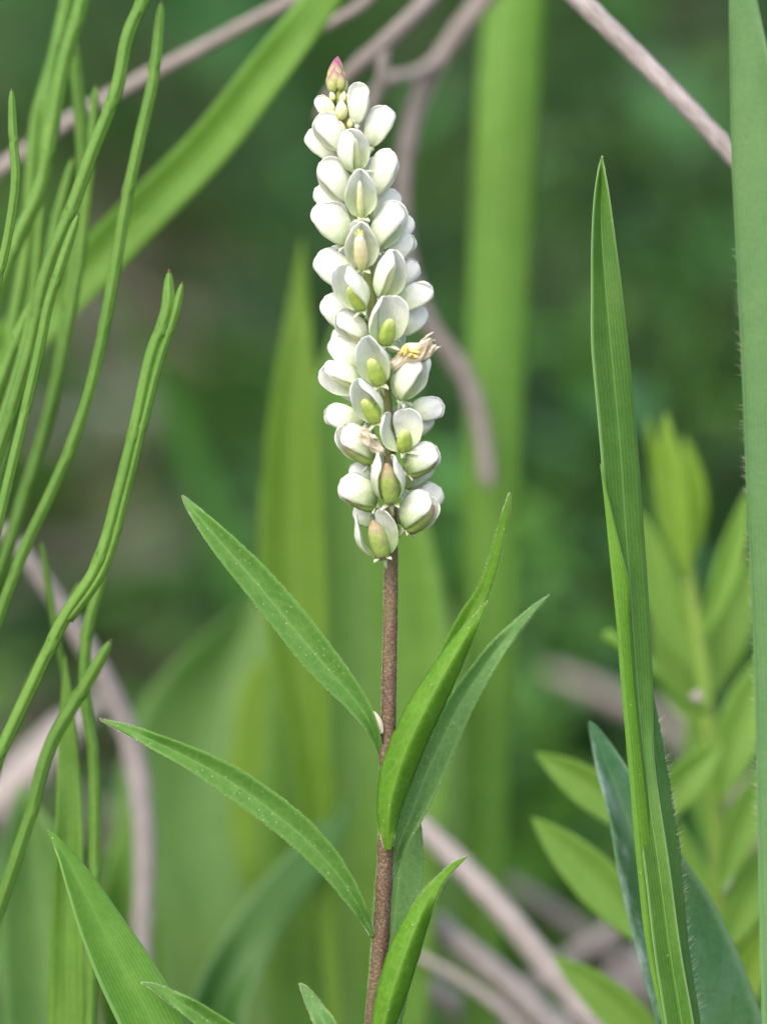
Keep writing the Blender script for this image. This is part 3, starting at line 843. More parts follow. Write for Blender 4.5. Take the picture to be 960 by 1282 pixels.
# withered flower on the right, with yellow anthers, and the withered tuft lower left
def withered(bx, by, tx, ty, tilt, roll, ws, cr, dz, anth):
    b = P(bx, by, dz); sx, sy = tx - bx, by - ty; ls = math.hypot(sx, sy); tl = math.radians(tilt)
    ax = ((RV * sx + UV_ * sy) / ls * math.cos(tl) - FV * math.sin(tl)).normalized()
    g0 = (-FV) - ax * (-FV).dot(ax); g0.normalize(); r0 = ax.cross(g0); a = math.radians(roll)
    Y = (g0 * math.cos(a) + r0 * math.sin(a)).normalized(); X = Y.cross(ax).normalized()
    L = ls * PXM / math.cos(tl)
    m = Matrix.Translation(b - RL) @ Matrix((X, Y, ax)).transposed().to_4x4() @ Matrix.Diagonal((L * ws, L * ws, L, 1))
    f = link('withered_flower', PED, root, m)
    f['label'] = 'withered cream flower with crumpled petals'
    link('withered_petal', CRUMP[cr], f)
    link('withered_petal', CRUMP[(cr + 1) % 3], f, Matrix.Rotation(2.4, 4, 'Z') @ Matrix.Translation((0, .1, 0)))
    if anth:
        for k in range(6):
            aa = k * 1.05
            mm = Matrix.Translation((.1 * math.cos(aa), .24 + .05 * math.sin(aa), .3 + .04 * k)) @ Matrix.Rotation(aa, 4, 'Z') @ Matrix.Rotation(.8, 4, 'X') @ Matrix.Diagonal((1, 1, 1, 1))
            link('anther', ANTH, f, mm)
ANTH = rev_mesh('anther', [(.015, 0), (.03, .05), (.045, .1), (.045, .2), (.02, .25)], M['anther'], 8)
withered(490, 456, 543, 428, 20, -10, .85, 0, -.0018, True)
withered(478, 566, 452, 540, 30, 20, .75, 1, -.0028, False)

# buds at the tip of the spike
BUD = rev_mesh('bud', egg(.21, 1.0), M['bud'], 8)
BUDC = rev_mesh('bud', egg(.30, 1.0), M['bud_cream'], 10)
def bud(bx, by, tx, ty, tilt, mesh, ws=1.0, dz=0.0):
    b = P(bx, by, dz); sx, sy = tx - bx, by - ty; ls = math.hypot(sx, sy); tl = math.radians(tilt)
    ax = ((RV * sx + UV_ * sy) / ls * math.cos(tl) - FV * math.sin(tl)).normalized()
    q = ax.to_track_quat('Z', 'Y').to_matrix().to_4x4()
    L = ls * PXM / math.cos(tl)
    link('bud', mesh, root, Matrix.Translation(b - RL) @ q @ Matrix.Diagonal((L * ws, L * ws, L, 1)))
for k in range(17):                                    # the closed pink-tipped cone
    a = k * 2.399; t = k / 16
    rx, rz = math.cos(a), math.sin(a)
    by = 119 - 22 * t; ox = 11.5 * (1 - .55 * t)
    cx = 422 - .05 * (119 - by)
    bud(cx + rx * ox * .75, by, 421 + rx * (ox * .55 if t < .6 else 2), by - (29 if t < .7 else 27), rz * 6, BUD, 1.2, -rz * ox * PXM * .75)
for bx, by, tx, ty, tl, wsx, dz in ((418, 127, 414, 114, 10, 1.0, -.0004), (415, 147, 410, 122, 10, .95, -.0008), (428, 151, 427, 125, 14, 1.0, -.0013), (422, 160, 415, 138, 20, 1.0, -.0008), (434, 134, 437, 110, 0, .95, .0004), (428, 130, 431, 114, 0, 1.0, -.0008), (437, 162, 441, 144, 10, .9, -.0008), (412, 136, 404, 118, 0, .9, .0004), (430, 170, 426, 152, 20, .9, -.001)):
    bud(bx, by, tx, ty, tl, BUDC, wsx, dz)

# ------------------------------------------------------------------ grasses in and near focus
def grass_thing(name, rows_first, label, cat, group=None):
    f = rows_first[0]; g = P(f[0], f[1], f[2]); 
    return thing(name, Vector((g.x, g.y, 0)), label, cat, group)

r1 = to_ground_rows([(856, 1300, -.001, 21, 15, -.001, -.001), (838, 1190, -.001, 20, 14, -.001, -.0008), (824, 1086, -.0008, 18, 14, -.001, -.0006), (806, 960, -.0004, 17, 14, -.0008, .0), (797, 860, 0, 17, 20, -.0006, .0008),
                     (790, 760, 0, 20, 22, -.0008, .001), (782, 660, 0, 22, 23, -.0012, .0012), (775, 560, 0, 24, 23, -.0016, .0012), (765, 450, 0, 24, 23, -.0018, .0008), (757, 360, 0, 17.5, 21, -.0016, .0), (752, 290, 0, 11.5, 17, -.0014, -.0006),
                     (751, 240, 0, 7, 11, -.001, -.0008), (752, 212, 0, 3.5, 5, -.0006, -.0006), (753, 200, 0, 2.2, 2.2), (753.5, 195, 0, .8, .8)], 90)
gr = grass_thing('grass_shoot', r1, 'sharp folded green grass blade with pointed brown tip, right of the flower', 'grass')
bl = blade('blade', r1, M['grass'], gr, thick=.00022, k=8, nc=15, prof=1.1, jag=.004, seed=21)
r1b = to_ground_rows([(868, 1300, .0012, 13, 12), (850, 1190, .0014, 14, 13, -.0006, .0004), (838, 1086, .0016, 13, 16, -.0006, .0006), (822, 960, .0016, 10, 13, -.0005, .0008), (813, 890, .0016, 7, 9), (807, 850, .0016, 4, 5), (804, 822, .0016, .5, .5)], 85)
b2 = blade('blade', r1b, M['grass_dark'], gr, thick=.0002, k=8, nc=9, seed=22)
r1c = to_ground_rows([(835, 1300, -.0016, 3, 26, .0, .0016), (812, 1190, -.0017, 3, 23, .0, .0014), (800, 1086, -.0018, 3, 21, .0, .0012), (789, 960, -.0018, 3, 17, .0, .001), (780, 860, -.0018, 3, 15, .0, .0008), (773, 780, -.0019, 2, 16, .0, .0006), (768, 735, -.002, 1.5, 20, 0, .0004), (763, 690, -.0021, 1, 14), (757, 630, -.0021, .8, 6), (751, 580, -.002, .4, .4)], 110)
b3 = blade('blade', r1c, M['grass_bright'], gr, thick=.0002, k=8, nc=9, seed=23)
an = []
for i in range(150):
    t = rnd.random(); py = 890 + 400 * t
    x = float(np.interp(py, [850, 890, 960, 1086, 1190, 1300], [811, 821, 834, 852, 862, 879]))
    an.append((P(x, py, .0016), RV * rnd.uniform(.5, 1) + UV_ * rnd.uniform(.2, 1.2) - FV * rnd.uniform(-.5, .5), rnd.uniform(.0004, .0011)))
hairs('edge_hairs', an, b2, M['hair'], r=.000013)

r2 = to_ground_rows([(1010, 1300, -.010, 56, 60), (995, 1000, -.010, 48, 56, .001, -.001), (983, 800, -.010, 41, 52, .001, -.001), (972, 620, -.010, 38, 50, .001, -.001), (960, 420, -.010, 34, 44, .001, -.001), (948, 220, -.010, 32, 38, .001, -.001), (938, 80, -.010, 25, 25, .001, -.001), (929, -20, -.010, 17, 14), (920, -110, -.010, 6, 6), (914, -170, -.010, .4, .4)], 60)
g2 = grass_thing('grass_shoot', r2, 'wide pale green grass blade cut by the right edge of the picture', 'grass')
b = blade('blade', r2, M['grass_broad'], g2, thick=.00025, k=8, nc=11, seed=24)
an = []
for i in range(120):
    t = rnd.random(); py = 300 + 760 * t
    x = np.interp(py, [200, 420, 620, 800, 1000, 1100], [916, 926, 934, 942, 947, 951])
    an.append((P(x, py, -.009), -RV * rnd.uniform(.4, 1) + UV_ * rnd.uniform(.0, .9), rnd.uniform(.0003, .0009)))
hairs('edge_hairs', an, b, M['hair'], r=.000012)

r3 = to_ground_rows([(215, 1340, -.002, 42, 42, -.002, .001), (192, 1282, -.002, 40, 40, -.002, .001), (160, 1220, -.002, 37, 36, -.002, .001), (128, 1160, -.002, 29, 28, -.0018, .001), (100, 1105, -.002, 18, 19, -.0012, .0008), (80, 1068, -.002, 9, 10, -.0006, .0004), (68, 1050, -.002, 4.5, 5), (63, 1043, -.002, 2.2, 2.2), (60, 1039, -.002, .6, .6)], 120)
g3 = grass_thing('grass_shoot', r3, 'sharp broad ribbed grass blade with brown tip at the lower left', 'grass')
blade('blade', r3, M['grass_wide'], g3, thick=.00025, k=8, nc=17, seed=25)

r4 = to_ground_rows([(84, 1310, .016, 24, 24), (84, 1180, .016, 21, 21, -.001, -.001), (86, 1060, .016, 18, 18, -.001, -.001), (86, 960, .016, 14, 14), (84, 880, .016, 8, 8), (82, 820, .016, .5, .5)], -10)
g4 = grass_thing('grass_shoot', r4, 'upright soft-edged grass blade between horsetails at the lower left edge', 'grass')
blade('blade', r4, M['grass_far'], g4, k=7, nc=9, seed=26)

# blurred tall blade behind, right of the spike
r5 = to_ground_rows([(600, 1300, .085, 22, 24), (604, 1100, .085, 26, 28, .001, .001), (608, 900, .085, 30, 32, .001, .001), (612, 700, .085, 33, 36, .0015, .0015), (619, 450, .085, 36, 39, .0015, .0015), (630, 220, .085, 38, 40, .0015, .0015), (643, 0, .085, 38, 40, .0015, .0015), (655, -200, .085, 30, 32), (668, -420, .085, 12, 12), (674, -520, .085, .6, .6)], -10)
g5 = grass_thing('grass_shoot', r5, 'tall blurred grass blade standing behind, just right of the flower spike', 'grass')
blade('blade', r5, M['grass_far'], g5, thick=.0003, k=7, nc=9, seed=27)

# blurred arching blade across the upper left
r6 = [(-420, ground_py(.05) + 20, .05, 16, 16), (-330, 1700, .05, 22, 22), (-230, 1000, .05, 26, 26), (-140, 640, .05, 28, 28), (-60, 510, .05, 30, 30, -.001, -.001), (20, 430, .049, 30, 30, -.001, -.001), (100, 348, .047, 30, 30, -.001, -.001), (180, 266, .045, 29, 29, -.001, -.001), (260, 184, .043, 28, 28, -.001, -.001), (335, 88, .041, 26, 26, -.001, -.001), (402, 0, .039, 23, 23), (460, -85, .038, 18, 18), (540, -220, .038, .6, .6)]
g6 = grass_thing('grass_shoot', r6, 'blurred grass blade slanting across the upper left behind the horsetails', 'grass')
blade('blade', r6, M['grass_far'], g6, thick=.0003, k=8, nc=9, seed=28)

# ------------------------------------------------------------------ blue green leaf and forbs on the right
r7 = [(1000, ground_py(.012) + 20, .012, 8, 8), (985, 2200, .012, 9, 9), (955, 1650, .012, 30, 34), (915, 1420, .012, 68, 66, -.002, -.002), (880, 1282, .012, 58, 72, -.003, -.003), (840, 1170, .012, 48, 66, -.003, -.003), (806, 1085, .012, 34, 48, -.003, -.003), (778, 1010, .012, 19, 32, -.002, -.002), (760, 960, .012, 14, 21, -.001, -.001), (746, 922, .012, 8, 10), (740, 908, .012, 4.5, 4.5), (737, 903, .012, .8, .8)]
g7 = grass_thing('blue_green_plant', r7, 'blue green broad leaf with whitish bloom behind the folded grass blade', 'plant')
blade('leaf', r7, M['blue_leaf'], g7, thick=.0003, k=8, nc=13, seed=29)

def forb(name, stem_rows, leaves, label, wsc=1.0, stem_mat_='forb_stem'):
    rows = list(stem_rows)
    f = rows[0]
    rows = [(f[0] + 10, ground_py(f[2]) + 20, f[2], f[3] * 1.2), (f[0] + 6, (f[1] + ground_py(f[2])) / 2, f[2], f[3] * 1.1)] + rows
    g = P(*rows[0][:3])
    t = thing(name, Vector((g.x, g.y, 0)), label, 'plant')
    pts, rad = path3(rows, 6)
    link('stem', tube_mesh('stem', pts, rad, M[stem_mat_], t.location, 10), t)
    for i, (rows_, mt) in enumerate(leaves):
        rows_ = [r[:3] + (r[3] * wsc, r[4] * wsc) + r[5:] for r in rows_]
        blade('leaf', rows_, M[mt], t, thick=.00025, k=7, nc=9, seed=60 + i)
    return t
Z = .058
lf = lambda bx, by, tx, ty, w_, dz=Z, bow=0, mt='forb', cup=-.0012, d2=0: ([(bx + (tx-bx)*t + bow*math.sin(math.pi*t)*(ty-by)/math.hypot(tx-bx, ty-by), by + (ty-by)*t - bow*math.sin(math.pi*t)*(tx-bx)/math.hypot(tx-bx, ty-by), dz + d2*t,
              max(.6, w_*q), max(.6, w_*q), cup*q, cup*q) for t, q in ((0, .12), (.12, .45), (.3, .85), (.5, 1), (.7, .82), (.86, .48), (.95, .2), (1, 0))], mt)
fa = forb('leafy_forb', [(903, 1320, Z, 11), (902, 1200, Z, 11), (899, 1110, Z, 11), (896, 1000, Z, 10), (886, 900, Z, 10), (876, 810, Z, 9.5), (863, 725, Z, 8), (856, 660, Z, 6), (850, 600, Z, 4)],
    [lf(860, 720, 833, 516, 23, Z-.004, 6, 'forb_y'), lf(858, 715, 856, 545, 20, Z+.004, -12, 'forb_y'), lf(852, 690, 811, 522, 8, Z+.002, 6, 'forb_y'), lf(862, 730, 838, 560, 20, Z+.006, 12),
     lf(878, 850, 800, 640, 32, Z+.006, 8), lf(878, 800, 936, 612, 20, Z-.004, -4), lf(886, 880, 958, 690, 36, Z+.01, 10),
     lf(890, 930, 818, 760, 30, Z+.012, 6), lf(898, 1010, 975, 800, 38, Z-.004, 6), lf(899, 1090, 860, 880, 26, Z+.012, -4), lf(900, 1120, 985, 930, 30, Z-.006, 8),
     lf(902, 1200, 1000, 1030, 34, Z-.004, 6), lf(902, 1230, 845, 1030, 30, Z+.014, 0), lf(903, 1310, 970, 1150, 28, Z-.006, 4, 'forb_y'), lf(904, 1400, 1010, 1230, 36, Z-.01, 4, 'forb_y')],
    'blurred yellow green leafy plant with young top leaves near the right edge', .82)
# short side twig with a small pale knob
pts, rad = path3([(884, 890, Z-.006, 6), (850, 872, Z-.008, 6), (815, 835, Z-.01, 7), (785, 812, Z-.01, 8), (762, 796, Z-.01, 8), (756, 792, Z-.01, 3)], 5)
link('side_shoot', tube_mesh('side_shoot', pts, rad, M['forb'], fa.location, 8), fa)
KN = rev_mesh('knob', egg(.5, 1.0), M['twig_pale'], 10)
kp = P(872, 880, Z-.011)
link('knob', KN, fa, Matrix.Translation(kp - fa.location) @ Matrix.Diagonal((.0014, .0014, .0014, 1)))
Z2 = .036
forb('leafy_forb', [(846, 1330, Z2, 7), (838, 1230, Z2, 7), (826, 1150, Z2, 6), (815, 1060, Z2, 5), (806, 990, Z2, 4)],
    [lf(812, 1050, 670, 943, 25, Z2, -6), lf(828, 1195, 665, 1023, 30, Z2, -4), lf(846, 1340, 692, 1197, 26, Z2+.004, -6), lf(812, 1040, 905, 930, 24, Z2+.01, 6), lf(806, 990, 800, 900, 14, Z2+.006, 0)],
    'blurred plant whose three light green leaves point left behind the blue green leaf')

# ------------------------------------------------------------------ broad leaves behind the spike
def broad_plant(name, leaves, label, foot):
    g = P(foot[0], ground_py(foot[1]), foot[1])
    t = thing(name, Vector((g.x, g.y, 0)), label, 'plant')
    for i, (rows, mt) in enumerate(leaves):
        f = rows[0]
        rr_ = [(foot[0] + i * 12, ground_py(foot[1]) + 15, foot[1], 14, 14), ((foot[0] + f[0]) / 2, (f[1] + ground_py(foot[1])) / 2, (f[2] + foot[1]) / 2, (14 + f[3]) * .45, (14 + f[4]) * .45)] + rows
        blade('leaf', rr_, M[mt], t, thick=.0003, k=7, nc=11, seed=80 + i)
    return t
c_ = -.004
broad_plant('broad_leaved_plant', [
    ([(440, 1420, .075, 80, 80, c_, c_), (436, 1200, .075, 105, 105, c_, c_), (440, 1000, .075, 118, 120, c_, c_), (450, 850, .076, 116, 122, c_, c_), (450, 720, .077, 108, 100, c_, c_), (446, 600, .078, 84, 70, c_, c_), (440, 500, .079, 52, 40, c_/2, c_/2), (436, 430, .08, 24, 20), (434, 370, .08, 1, 1)], 'broad'),
    ([(425, 1400, .066, 8, 8), (410, 1150, .066, 12, 12), (392, 960, .066, 22, 22, -.002, -.002), (376, 820, .066, 38, 36, -.002, -.002), (368, 700, .066, 44, 40, -.002, -.002), (367, 580, .066, 37, 34, -.002, -.002), (370, 460, .066, 24, 24, -.001, -.001), (375, 370, .066, 12, 12), (378, 300, .066, 1, 1)], 'broad_gold'),
    ([(330, 1420, .1, 60, 60, c_, c_), (285, 1200, .1, 95, 95, c_, c_), (255, 1040, .1, 110, 110, c_, c_), (262, 920, .1, 96, 100, c_, c_), (290, 830, .1, 54, 60, c_, c_), (325, 740, .1, 1, 1)], 'broad_pale'),
    ([(560, 1420, .12, 50, 50, c_, c_), (545, 1200, .12, 66, 66, c_, c_), (540, 1000, .12, 74, 72, c_, c_), (535, 860, .12, 60, 56, c_, c_), (520, 740, .12, 34, 34), (505, 640, .12, 1, 1)], 'broad_pale'),
    ([(430, 1400, .088, 14, 14), (425, 1000, .088, 18, 18), (395, 850, .087, 24, 24), (345, 850, .086, 30, 30), (322, 930, .085, 32, 32), (314, 1030, .084, 26, 26), (312, 1090, .083, 12, 12), (311, 1120, .083, 1, 1)], 'broad_yellow'),
    ([(300, 1420, .06, 40, 40, c_, c_), (270, 1280, .06, 34, 34, c_, c_), (330, 1150, .062, 30, 30), (400, 1060, .064, 22, 22), (440, 1000, .066, 1, 1)], 'grass_dark'),
    ], 'cluster of large blurred broad green leaves behind the flower stem', (430, .085))
broad_plant('broad_leaved_plant', [
    ([(70, 1420, .06, 50, 50, c_, c_), (62, 1280, .06, 58, 58, c_, c_), (52, 1150, .06, 54, 54, c_, c_), (40, 1060, .06, 36, 36, c_, c_), (25, 980, .06, 1, 1)], 'broad_pale'),
    ([(170, 1420, .075, 40, 40, c_, c_), (165, 1280, .075, 42, 42, c_, c_), (160, 1150, .075, 38, 38, c_, c_), (170, 1040, .075, 24, 24), (185, 960, .075, 1, 1)], 'broad'),
    ], 'blurred pale broad leaves at the lower left corner behind the grass', (100, .065))

# ------------------------------------------------------------------ dead stalks
def stalk(rows, label, mat='twig', branches=(), seed=0, foot=None):
    rows = list(rows)
    g = P(*rows[0][:3])
    t = thing('dead_stalk', g, label, 'stalk', 'dead stalks lying among the plants')
    pts, rad = path3(rows, 9)
    rad = [.9 * r * (1 + .03 * math.sin(i * 1.7 + seed) + (.16 if (i + seed * 5) % 29 == 0 else 0)) for i, r in enumerate(rad)]
    st = link('stem', tube_mesh('stem', pts, rad, M[mat], t.location, 12, jit=.03, seed=seed), t)
    for b_ in branches:
        pts, rad = path3(b_, 6)
        link('branch', tube_mesh('branch', pts, rad, M[mat], t.location, 9, jit=.05, seed=seed + 1), t)
    return t
def gfoot(x, dz, r): return (x, ground_py(dz) + 10, dz, r)
stalk([gfoot(-420, .09, 11), (-330, 800, .08, 11), (-200, 360, .07, 11), (-20, 226, .06, 10.5), (120, 131, .058, 10), (250, 61, .056, 9), (380, -8, .054, 8), (520, -80, .05, 6), (640, -130, .05, 2)], 'thin brown dead stalk slanting across the upper left corner', seed=1)
stalk([gfoot(1500, .10, 13), (1480, 1000, .09, 13), (1300, 200, .08, 14), (1000, -170, .072, 15), (800, -190, .07, 15), (690, -110, .069, 15), (625, -25, .069, 14.5), (570, 45, .07, 14), (525, 125, .072, 13), (505, 220, .073, 12), (507, 310, .075, 12), (535, 400, .077, 12), (585, 478, .079, 13), (606, 560, .08, 12), (610, 600, .08, 11), (611, 609, .08, 7)],
      'blurred brown forked stalk hanging behind the flower spike, broken end at its right',
      branches=[[(556, 70, .071, 9), (520, 92, .069, 8), (480, 102, .067, 8), (462, 140, .067, 7), (440, 190, .068, 5)],
                [(700, -118, .069, 12), (610, -75, .06, 12), (545, -10, .05, 11), (480, 55, .05, 12), (440, 90, .052, 10), (412, 122, .054, 8), (398, 150, .055, 4)],
                [(482, 54, .05, 8), (478, 90, .05, 7), (470, 130, .051, 5)],
                [(610, -75, .06, 8), (500, -40, .05, 7), (450, 8, .05, 7), (405, 34, .05, 6), (360, 60, .052, 3)]], seed=2)
stalk([gfoot(1120, .03, 13), (1090, 900, .028, 13), (1030, 360, .024, 13), (970, 258, .021, 13), (912, 190, .02, 13), (857, 131, .019, 13.5), (804, 77, .019, 14), (724, -1, .018, 15), (640, -80, .018, 13), (560, -150, .018, 5)], 'clear grey brown dead stalk slanting across the upper right corner', 'twig_pale', seed=4)
stalk([gfoot(182, .06, 14), (178, 1300, .06, 14), (178, 1180, .06, 14), (181, 1050, .06, 15), (166, 935, .06, 16), (132, 852, .058, 15), (75, 757, .055, 13), (20, 682, .052, 11), (-40, 620, .05, 9), (-110, 560, .05, 3)], 'bent pale dead stalk behind the horsetails on the lower left', 'twig_pale', seed=5)
stalk([gfoot(1150, .05, 20), (940, 1520, .052, 19), (770, 1310, .058, 18), (700, 1228, .06, 18), (620, 1130, .062, 17), (540, 1047, .065, 15), (512, 1020, .066, 13), (500, 1008, .066, 4)], 'pale dead stalk slanting down right from the flower stem', 'twig_pale', seed=6)
stalk([gfoot(1050, .072, 22), (820, 1420, .074, 21), (705, 1302, .076, 19), (640, 1236, .077, 18), (560, 1170, .078, 18), (520, 1135, .08, 15), (500, 1120, .08, 5)], 'thicker blurred pale stalk lowest but one beside the flower stem', 'twig_pale', seed=7)
stalk([gfoot(1000, .09, 20), (760, 1400, .092, 18), (640, 1310, .094, 17), (560, 1252, .095, 16), (500, 1205, .096, 13), (460, 1170, .097, 4)], 'lowest blurred pale stalk at the bottom edge right of the stem', 'twig_pale', seed=8)
stalk([gfoot(560, .16, 24), (660, 1330, .155, 26), (750, 1262, .15, 30), (830, 1200, .15, 30), (920, 1130, .15, 24), (1000, 1080, .15, 6)], 'blurred pale stalk rising to the right in the lower right corner', 'twig_pale', seed=9)
stalk([gfoot(-300, .12, 26), (-160, 1150, .12, 30), (-60, 1060, .12, 32), (20, 985, .12, 32), (80, 920, .122, 24), (130, 870, .124, 5)], 'thick blurred whitish stalk at the left edge behind horsetails', 'twig_pale', seed=10)
stalk([gfoot(980, .2, 20), (930, 1000, .2, 20), (830, 905, .2, 14), (770, 876, .2, 13), (710, 850, .2, 11), (680, 838, .2, 4)], 'far blurred brown stalk between tall blade and folded grass blade', 'twig', seed=11)

stalk([gfoot(420, .12, 15), (520, 1420, .118, 15), (600, 1290, .116, 14), (700, 1210, .114, 13), (790, 1150, .112, 12), (860, 1110, .11, 4)], 'blurred thin straw crossing the pale stalks at the lower right', 'twig_pale', seed=12)

stalk([gfoot(60, .13, 12), (120, 1380, .13, 12), (180, 1200, .13, 13), (240, 1150, .128, 13), (300, 1125, .126, 10), (340, 1110, .126, 3)], 'blurred pale straw between the lower left grass tip and flower stem', 'twig_pale', seed=13)
stalk([gfoot(-60, .10, 11), (60, 1330, .10, 11), (200, 1240, .10, 11), (330, 1210, .10, 10), (430, 1200, .10, 8), (470, 1198, .10, 3)], 'nearly level blurred straw low at the left of the flower stem', 'twig_pale', seed=14)
stalk([gfoot(900, .13, 12), (860, 1300, .13, 12), (800, 1225, .13, 13), (730, 1170, .13, 13), (660, 1120, .13, 11), (610, 1090, .13, 3)], 'blurred straw behind the light green leaves pointing left', 'twig', seed=15)
stalk([gfoot(700, .065, 8), (690, 1340, .066, 8), (640, 1275, .067, 8), (570, 1222, .068, 7), (510, 1190, .069, 5), (490, 1180, .069, 2)], 'slim straw just below the pale stalks at the bottom edge', 'twig_pale', seed=16)

# ------------------------------------------------------------------ horsetail shoots
def horsetail(rows, label, seed, twin=None):
    rr = random.Random(seed)
    rows = list(rows)                       # tip -> base
    l = rows[-1]; q = rows[-2]
    dx = (l[0] - q[0]) / max(20, (l[1] - q[1]))
    g = ground_py(l[2])
    rows += [(l[0] + dx * 160, l[1] + 200, l[2], l[3]), (l[0] + dx * 260, (l[1] + 200 + g) / 2, l[2], l[3]), (l[0] + dx * 300, g + 20, l[2], l[3])]
    b = P(*rows[-1][:3])
    t = thing('horsetail_shoot', Vector((b.x, b.y, 0)), label, 'horsetail', 'thin horsetail shoots at the left')
    def one(rows, nm):
        pts, rad = path3(rows, 7)
        # a small swelling at each joint
        s = 0; nxt = rr.uniform(.004, .007); joints = []
        for i in range(1, len(pts)):
            s += (pts[i] - pts[i-1]).length
            if s > nxt and i > 3:
                joints.append(i); nxt = s + rr.uniform(.009, .013)
        for i in joints:
            for q_, f_ in ((0, 1.05), (1, .95), (2, .97)):
                if i + q_ < len(rad): rad[i + q_] *= f_
            sh = RV * rr.uniform(-.00012, .00012)
            pts[i] = pts[i] + sh
        pts = pts[::-1]; rad = rad[::-1]
        link(nm, tube_mesh(nm, pts, rad, M['horsetail'], t.location, 16, ridges=4, amp=.19, seed=seed), t)
        n = len(pts)
        for i in joints[:9]:
            k = n - 1 - i; p = pts[k]; d = (pts[k+1] - p).normalized(); r = rad[k]
            q = d.to_track_quat('Z', 'Y').to_matrix().to_4x4()
            link('joint_sheath', SHE, t, Matrix.Translation(p - t.location) @ q @ Matrix.Diagonal((r, r, r, 1)))
        d = (pts[-1] - pts[-2]).normalized(); r = rows[0][3] * PXM
        q = d.to_track_quat('Z', 'Y').to_matrix().to_4x4()
        link('tip', TIP, t, Matrix.Translation(pts[-1] - t.location) @ q @ Matrix.Diagonal((r, r, r, 1)))
    one(rows, 'stem')
    if twin: one(twin, 'branch')
    return t
def sheath():
    V = []; F = []; n = 12
    for i, (r, z) in enumerate(((.98, -.5), (1.08, .2), (1.1, .8))):
        for j in range(n):
            th = 2 * math.pi * j / n
            zz = z + (.9 if (i == 2 and j % 3 == 0) else 0)
            V.append((r * math.cos(th), r * math.sin(th), zz))
    for i in range(2):
        for j in range(n):
            F.append((i*n+j, i*n+(j+1) % n, (i+1)*n+(j+1) % n, (i+1)*n+j))
    return mesh_from('joint_sheath', V, F, M['sheath'])
SHE = sheath()
TIP = rev_mesh('tip', [(1.0, -.3), (.9, .4), (.6, 1.3), (.25, 2.0), (.05, 2.3)], M['dark_tip'], 8)
def HT(pts, w, dz, label, seed, twin=None):
    n = len(pts); w *= .85
    mk = lambda pp, w_: [(x, y, dz, (w_ * .18 if i == 0 else w_ * .38 if i == 1 and n > 3 else w_ * .5)) for i, (x, y) in enumerate(pp)]
    def pre(pp):   # a short taper at the tip
        (x0, y0), (x1, y1) = pp[0], pp[1]
        d = math.hypot(x1 - x0, y1 - y0)
        return [(x0, y0), (x0 + (x1 - x0) * 14 / d, y0 + (y1 - y0) * 14 / d)] + list(pp[1:])
    return horsetail(mk(pre(pts), w), label, seed, mk(pre(twin), w * .75) if twin else None)
HT([(15, 114), (17, 175), (20, 218), (14, 275), (3, 330), (-15, 400), (-40, 520)], 12, .003, 'shortest tip horsetail shoot hugging the upper left edge', 1)
HT([(112, -60), (103, 0), (81, 78), (65, 162), (47, 247), (28, 287), (0, 359), (-40, 470)], 19, .018, 'horsetail shoot crossing its neighbour at the top left, leaning left', 2)
HT([(92, -50), (84, 0), (69, 72), (47, 150), (40, 231), (34, 312), (19, 400), (0, 520), (-20, 640)], 18, .03, 'soft horsetail shoot nearly upright at the top left edge', 3)
HT([(196, -50), (179, 0), (162, 40), (147, 109), (115, 193), (90, 262), (62, 330), (36, 441), (0, 560), (-40, 680)], 17, .008, 'curved horsetail shoot leaving the top edge left of the tallest tip', 4)
HT([(202, 5), (193, 94), (175, 175), (159, 250), (143, 343), (126, 433), (105, 514), (65, 615), (32, 685), (0, 770), (-40, 880)], 15, .010, 'horsetail shoot with the tallest visible tip near the top edge', 5)
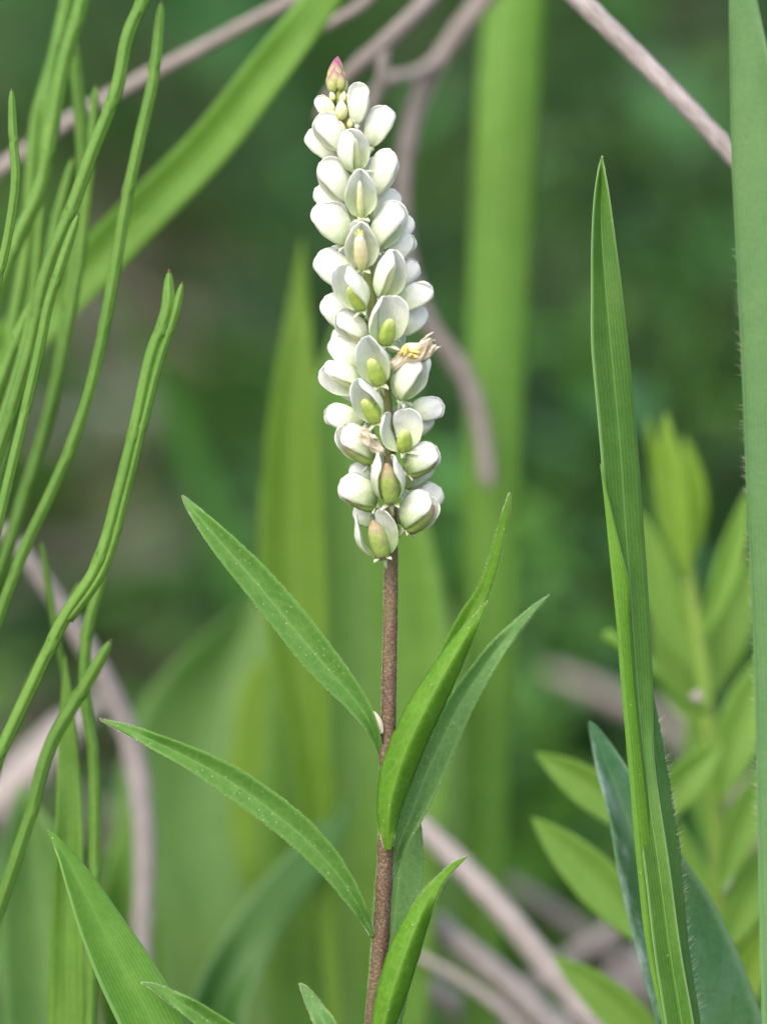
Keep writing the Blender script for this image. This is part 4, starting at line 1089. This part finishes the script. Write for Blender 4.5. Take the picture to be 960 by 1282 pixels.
HT([(98, 270), (78, 328), (59, 390), (53, 421), (32, 514), (8, 615), (-20, 740)], 13, .005, 'horsetail shoot with its tip midway up between curved shoots', 6)
HT([(212, 342), (211, 380), (191, 441), (170, 534), (150, 615), (118, 717), (81, 774), (40, 859), (0, 945), (-40, 1040)], 17, .005, 'forked horsetail shoot nearest the flower, with two tips side by side', 7, twin=[(228, 356), (219, 392), (200, 450), (177, 538), (157, 620), (125, 722), (86, 776)])
HT([(88, 30), (94, 75), (103, 175), (103, 281), (87, 375), (81, 420), (61, 522), (32, 615), (0, 725), (-30, 820)], 17, .022, 'soft horsetail shoot bowed to the right among the upper left shoots', 8)
HT([(92, 200), (72, 281), (56, 359), (36, 430), (10, 530), (-20, 640)], 16, .024, 'soft horsetail shoot with blunt blurred tip in the upper left bundle', 9)
HT([(132, 715), (113, 775), (106, 850), (117, 950), (119, 1060), (114, 1290)], 15, .014, 'upright horsetail shoot beside the broad blade at the lower left', 10)
HT([(138, 804), (105, 862), (65, 930), (35, 1030), (5, 1120), (-30, 1220)], 17, .010, 'short leaning horsetail shoot with blunt tip above the lower left grass', 11)
HT([(52, 680), (62, 740), (70, 790), (82, 850), (92, 960), (96, 1290)], 9, .022, 'thinnest horsetail shoot in front of the bent pale stalk', 12)
HT([(64, 330), (45, 390), (30, 450), (0, 545), (-30, 640)], 19, .012, 'thick short horsetail shoot at the left edge below the bundle', 13)
HT([(70, 60), (58, 150), (52, 260), (44, 360), (24, 480), (0, 590), (-20, 690)], 14, .028, 'faint horsetail shoot deep inside the upper left bundle', 15)
HT([(120, 110), (112, 220), (100, 330), (78, 450), (48, 570), (20, 660), (-20, 770)], 13, .02, 'slim horsetail shoot running down beside the bowed one at the left', 16)
HT([(30, 470), (18, 540), (0, 610), (-30, 710)], 15, .014, 'horsetail shoot tip showing at the left edge below the bundle', 17)
HT([(100, 730), (72, 790), (45, 840), (20, 900), (-10, 990)], 11, .018, 'slim short horsetail shoot behind the forked one at lower left', 18)
HT([(40, 380), (16, 440), (-12, 520), (-40, 620)], 18, .016, 'horsetail shoot cut by the left edge at mid height', 14)
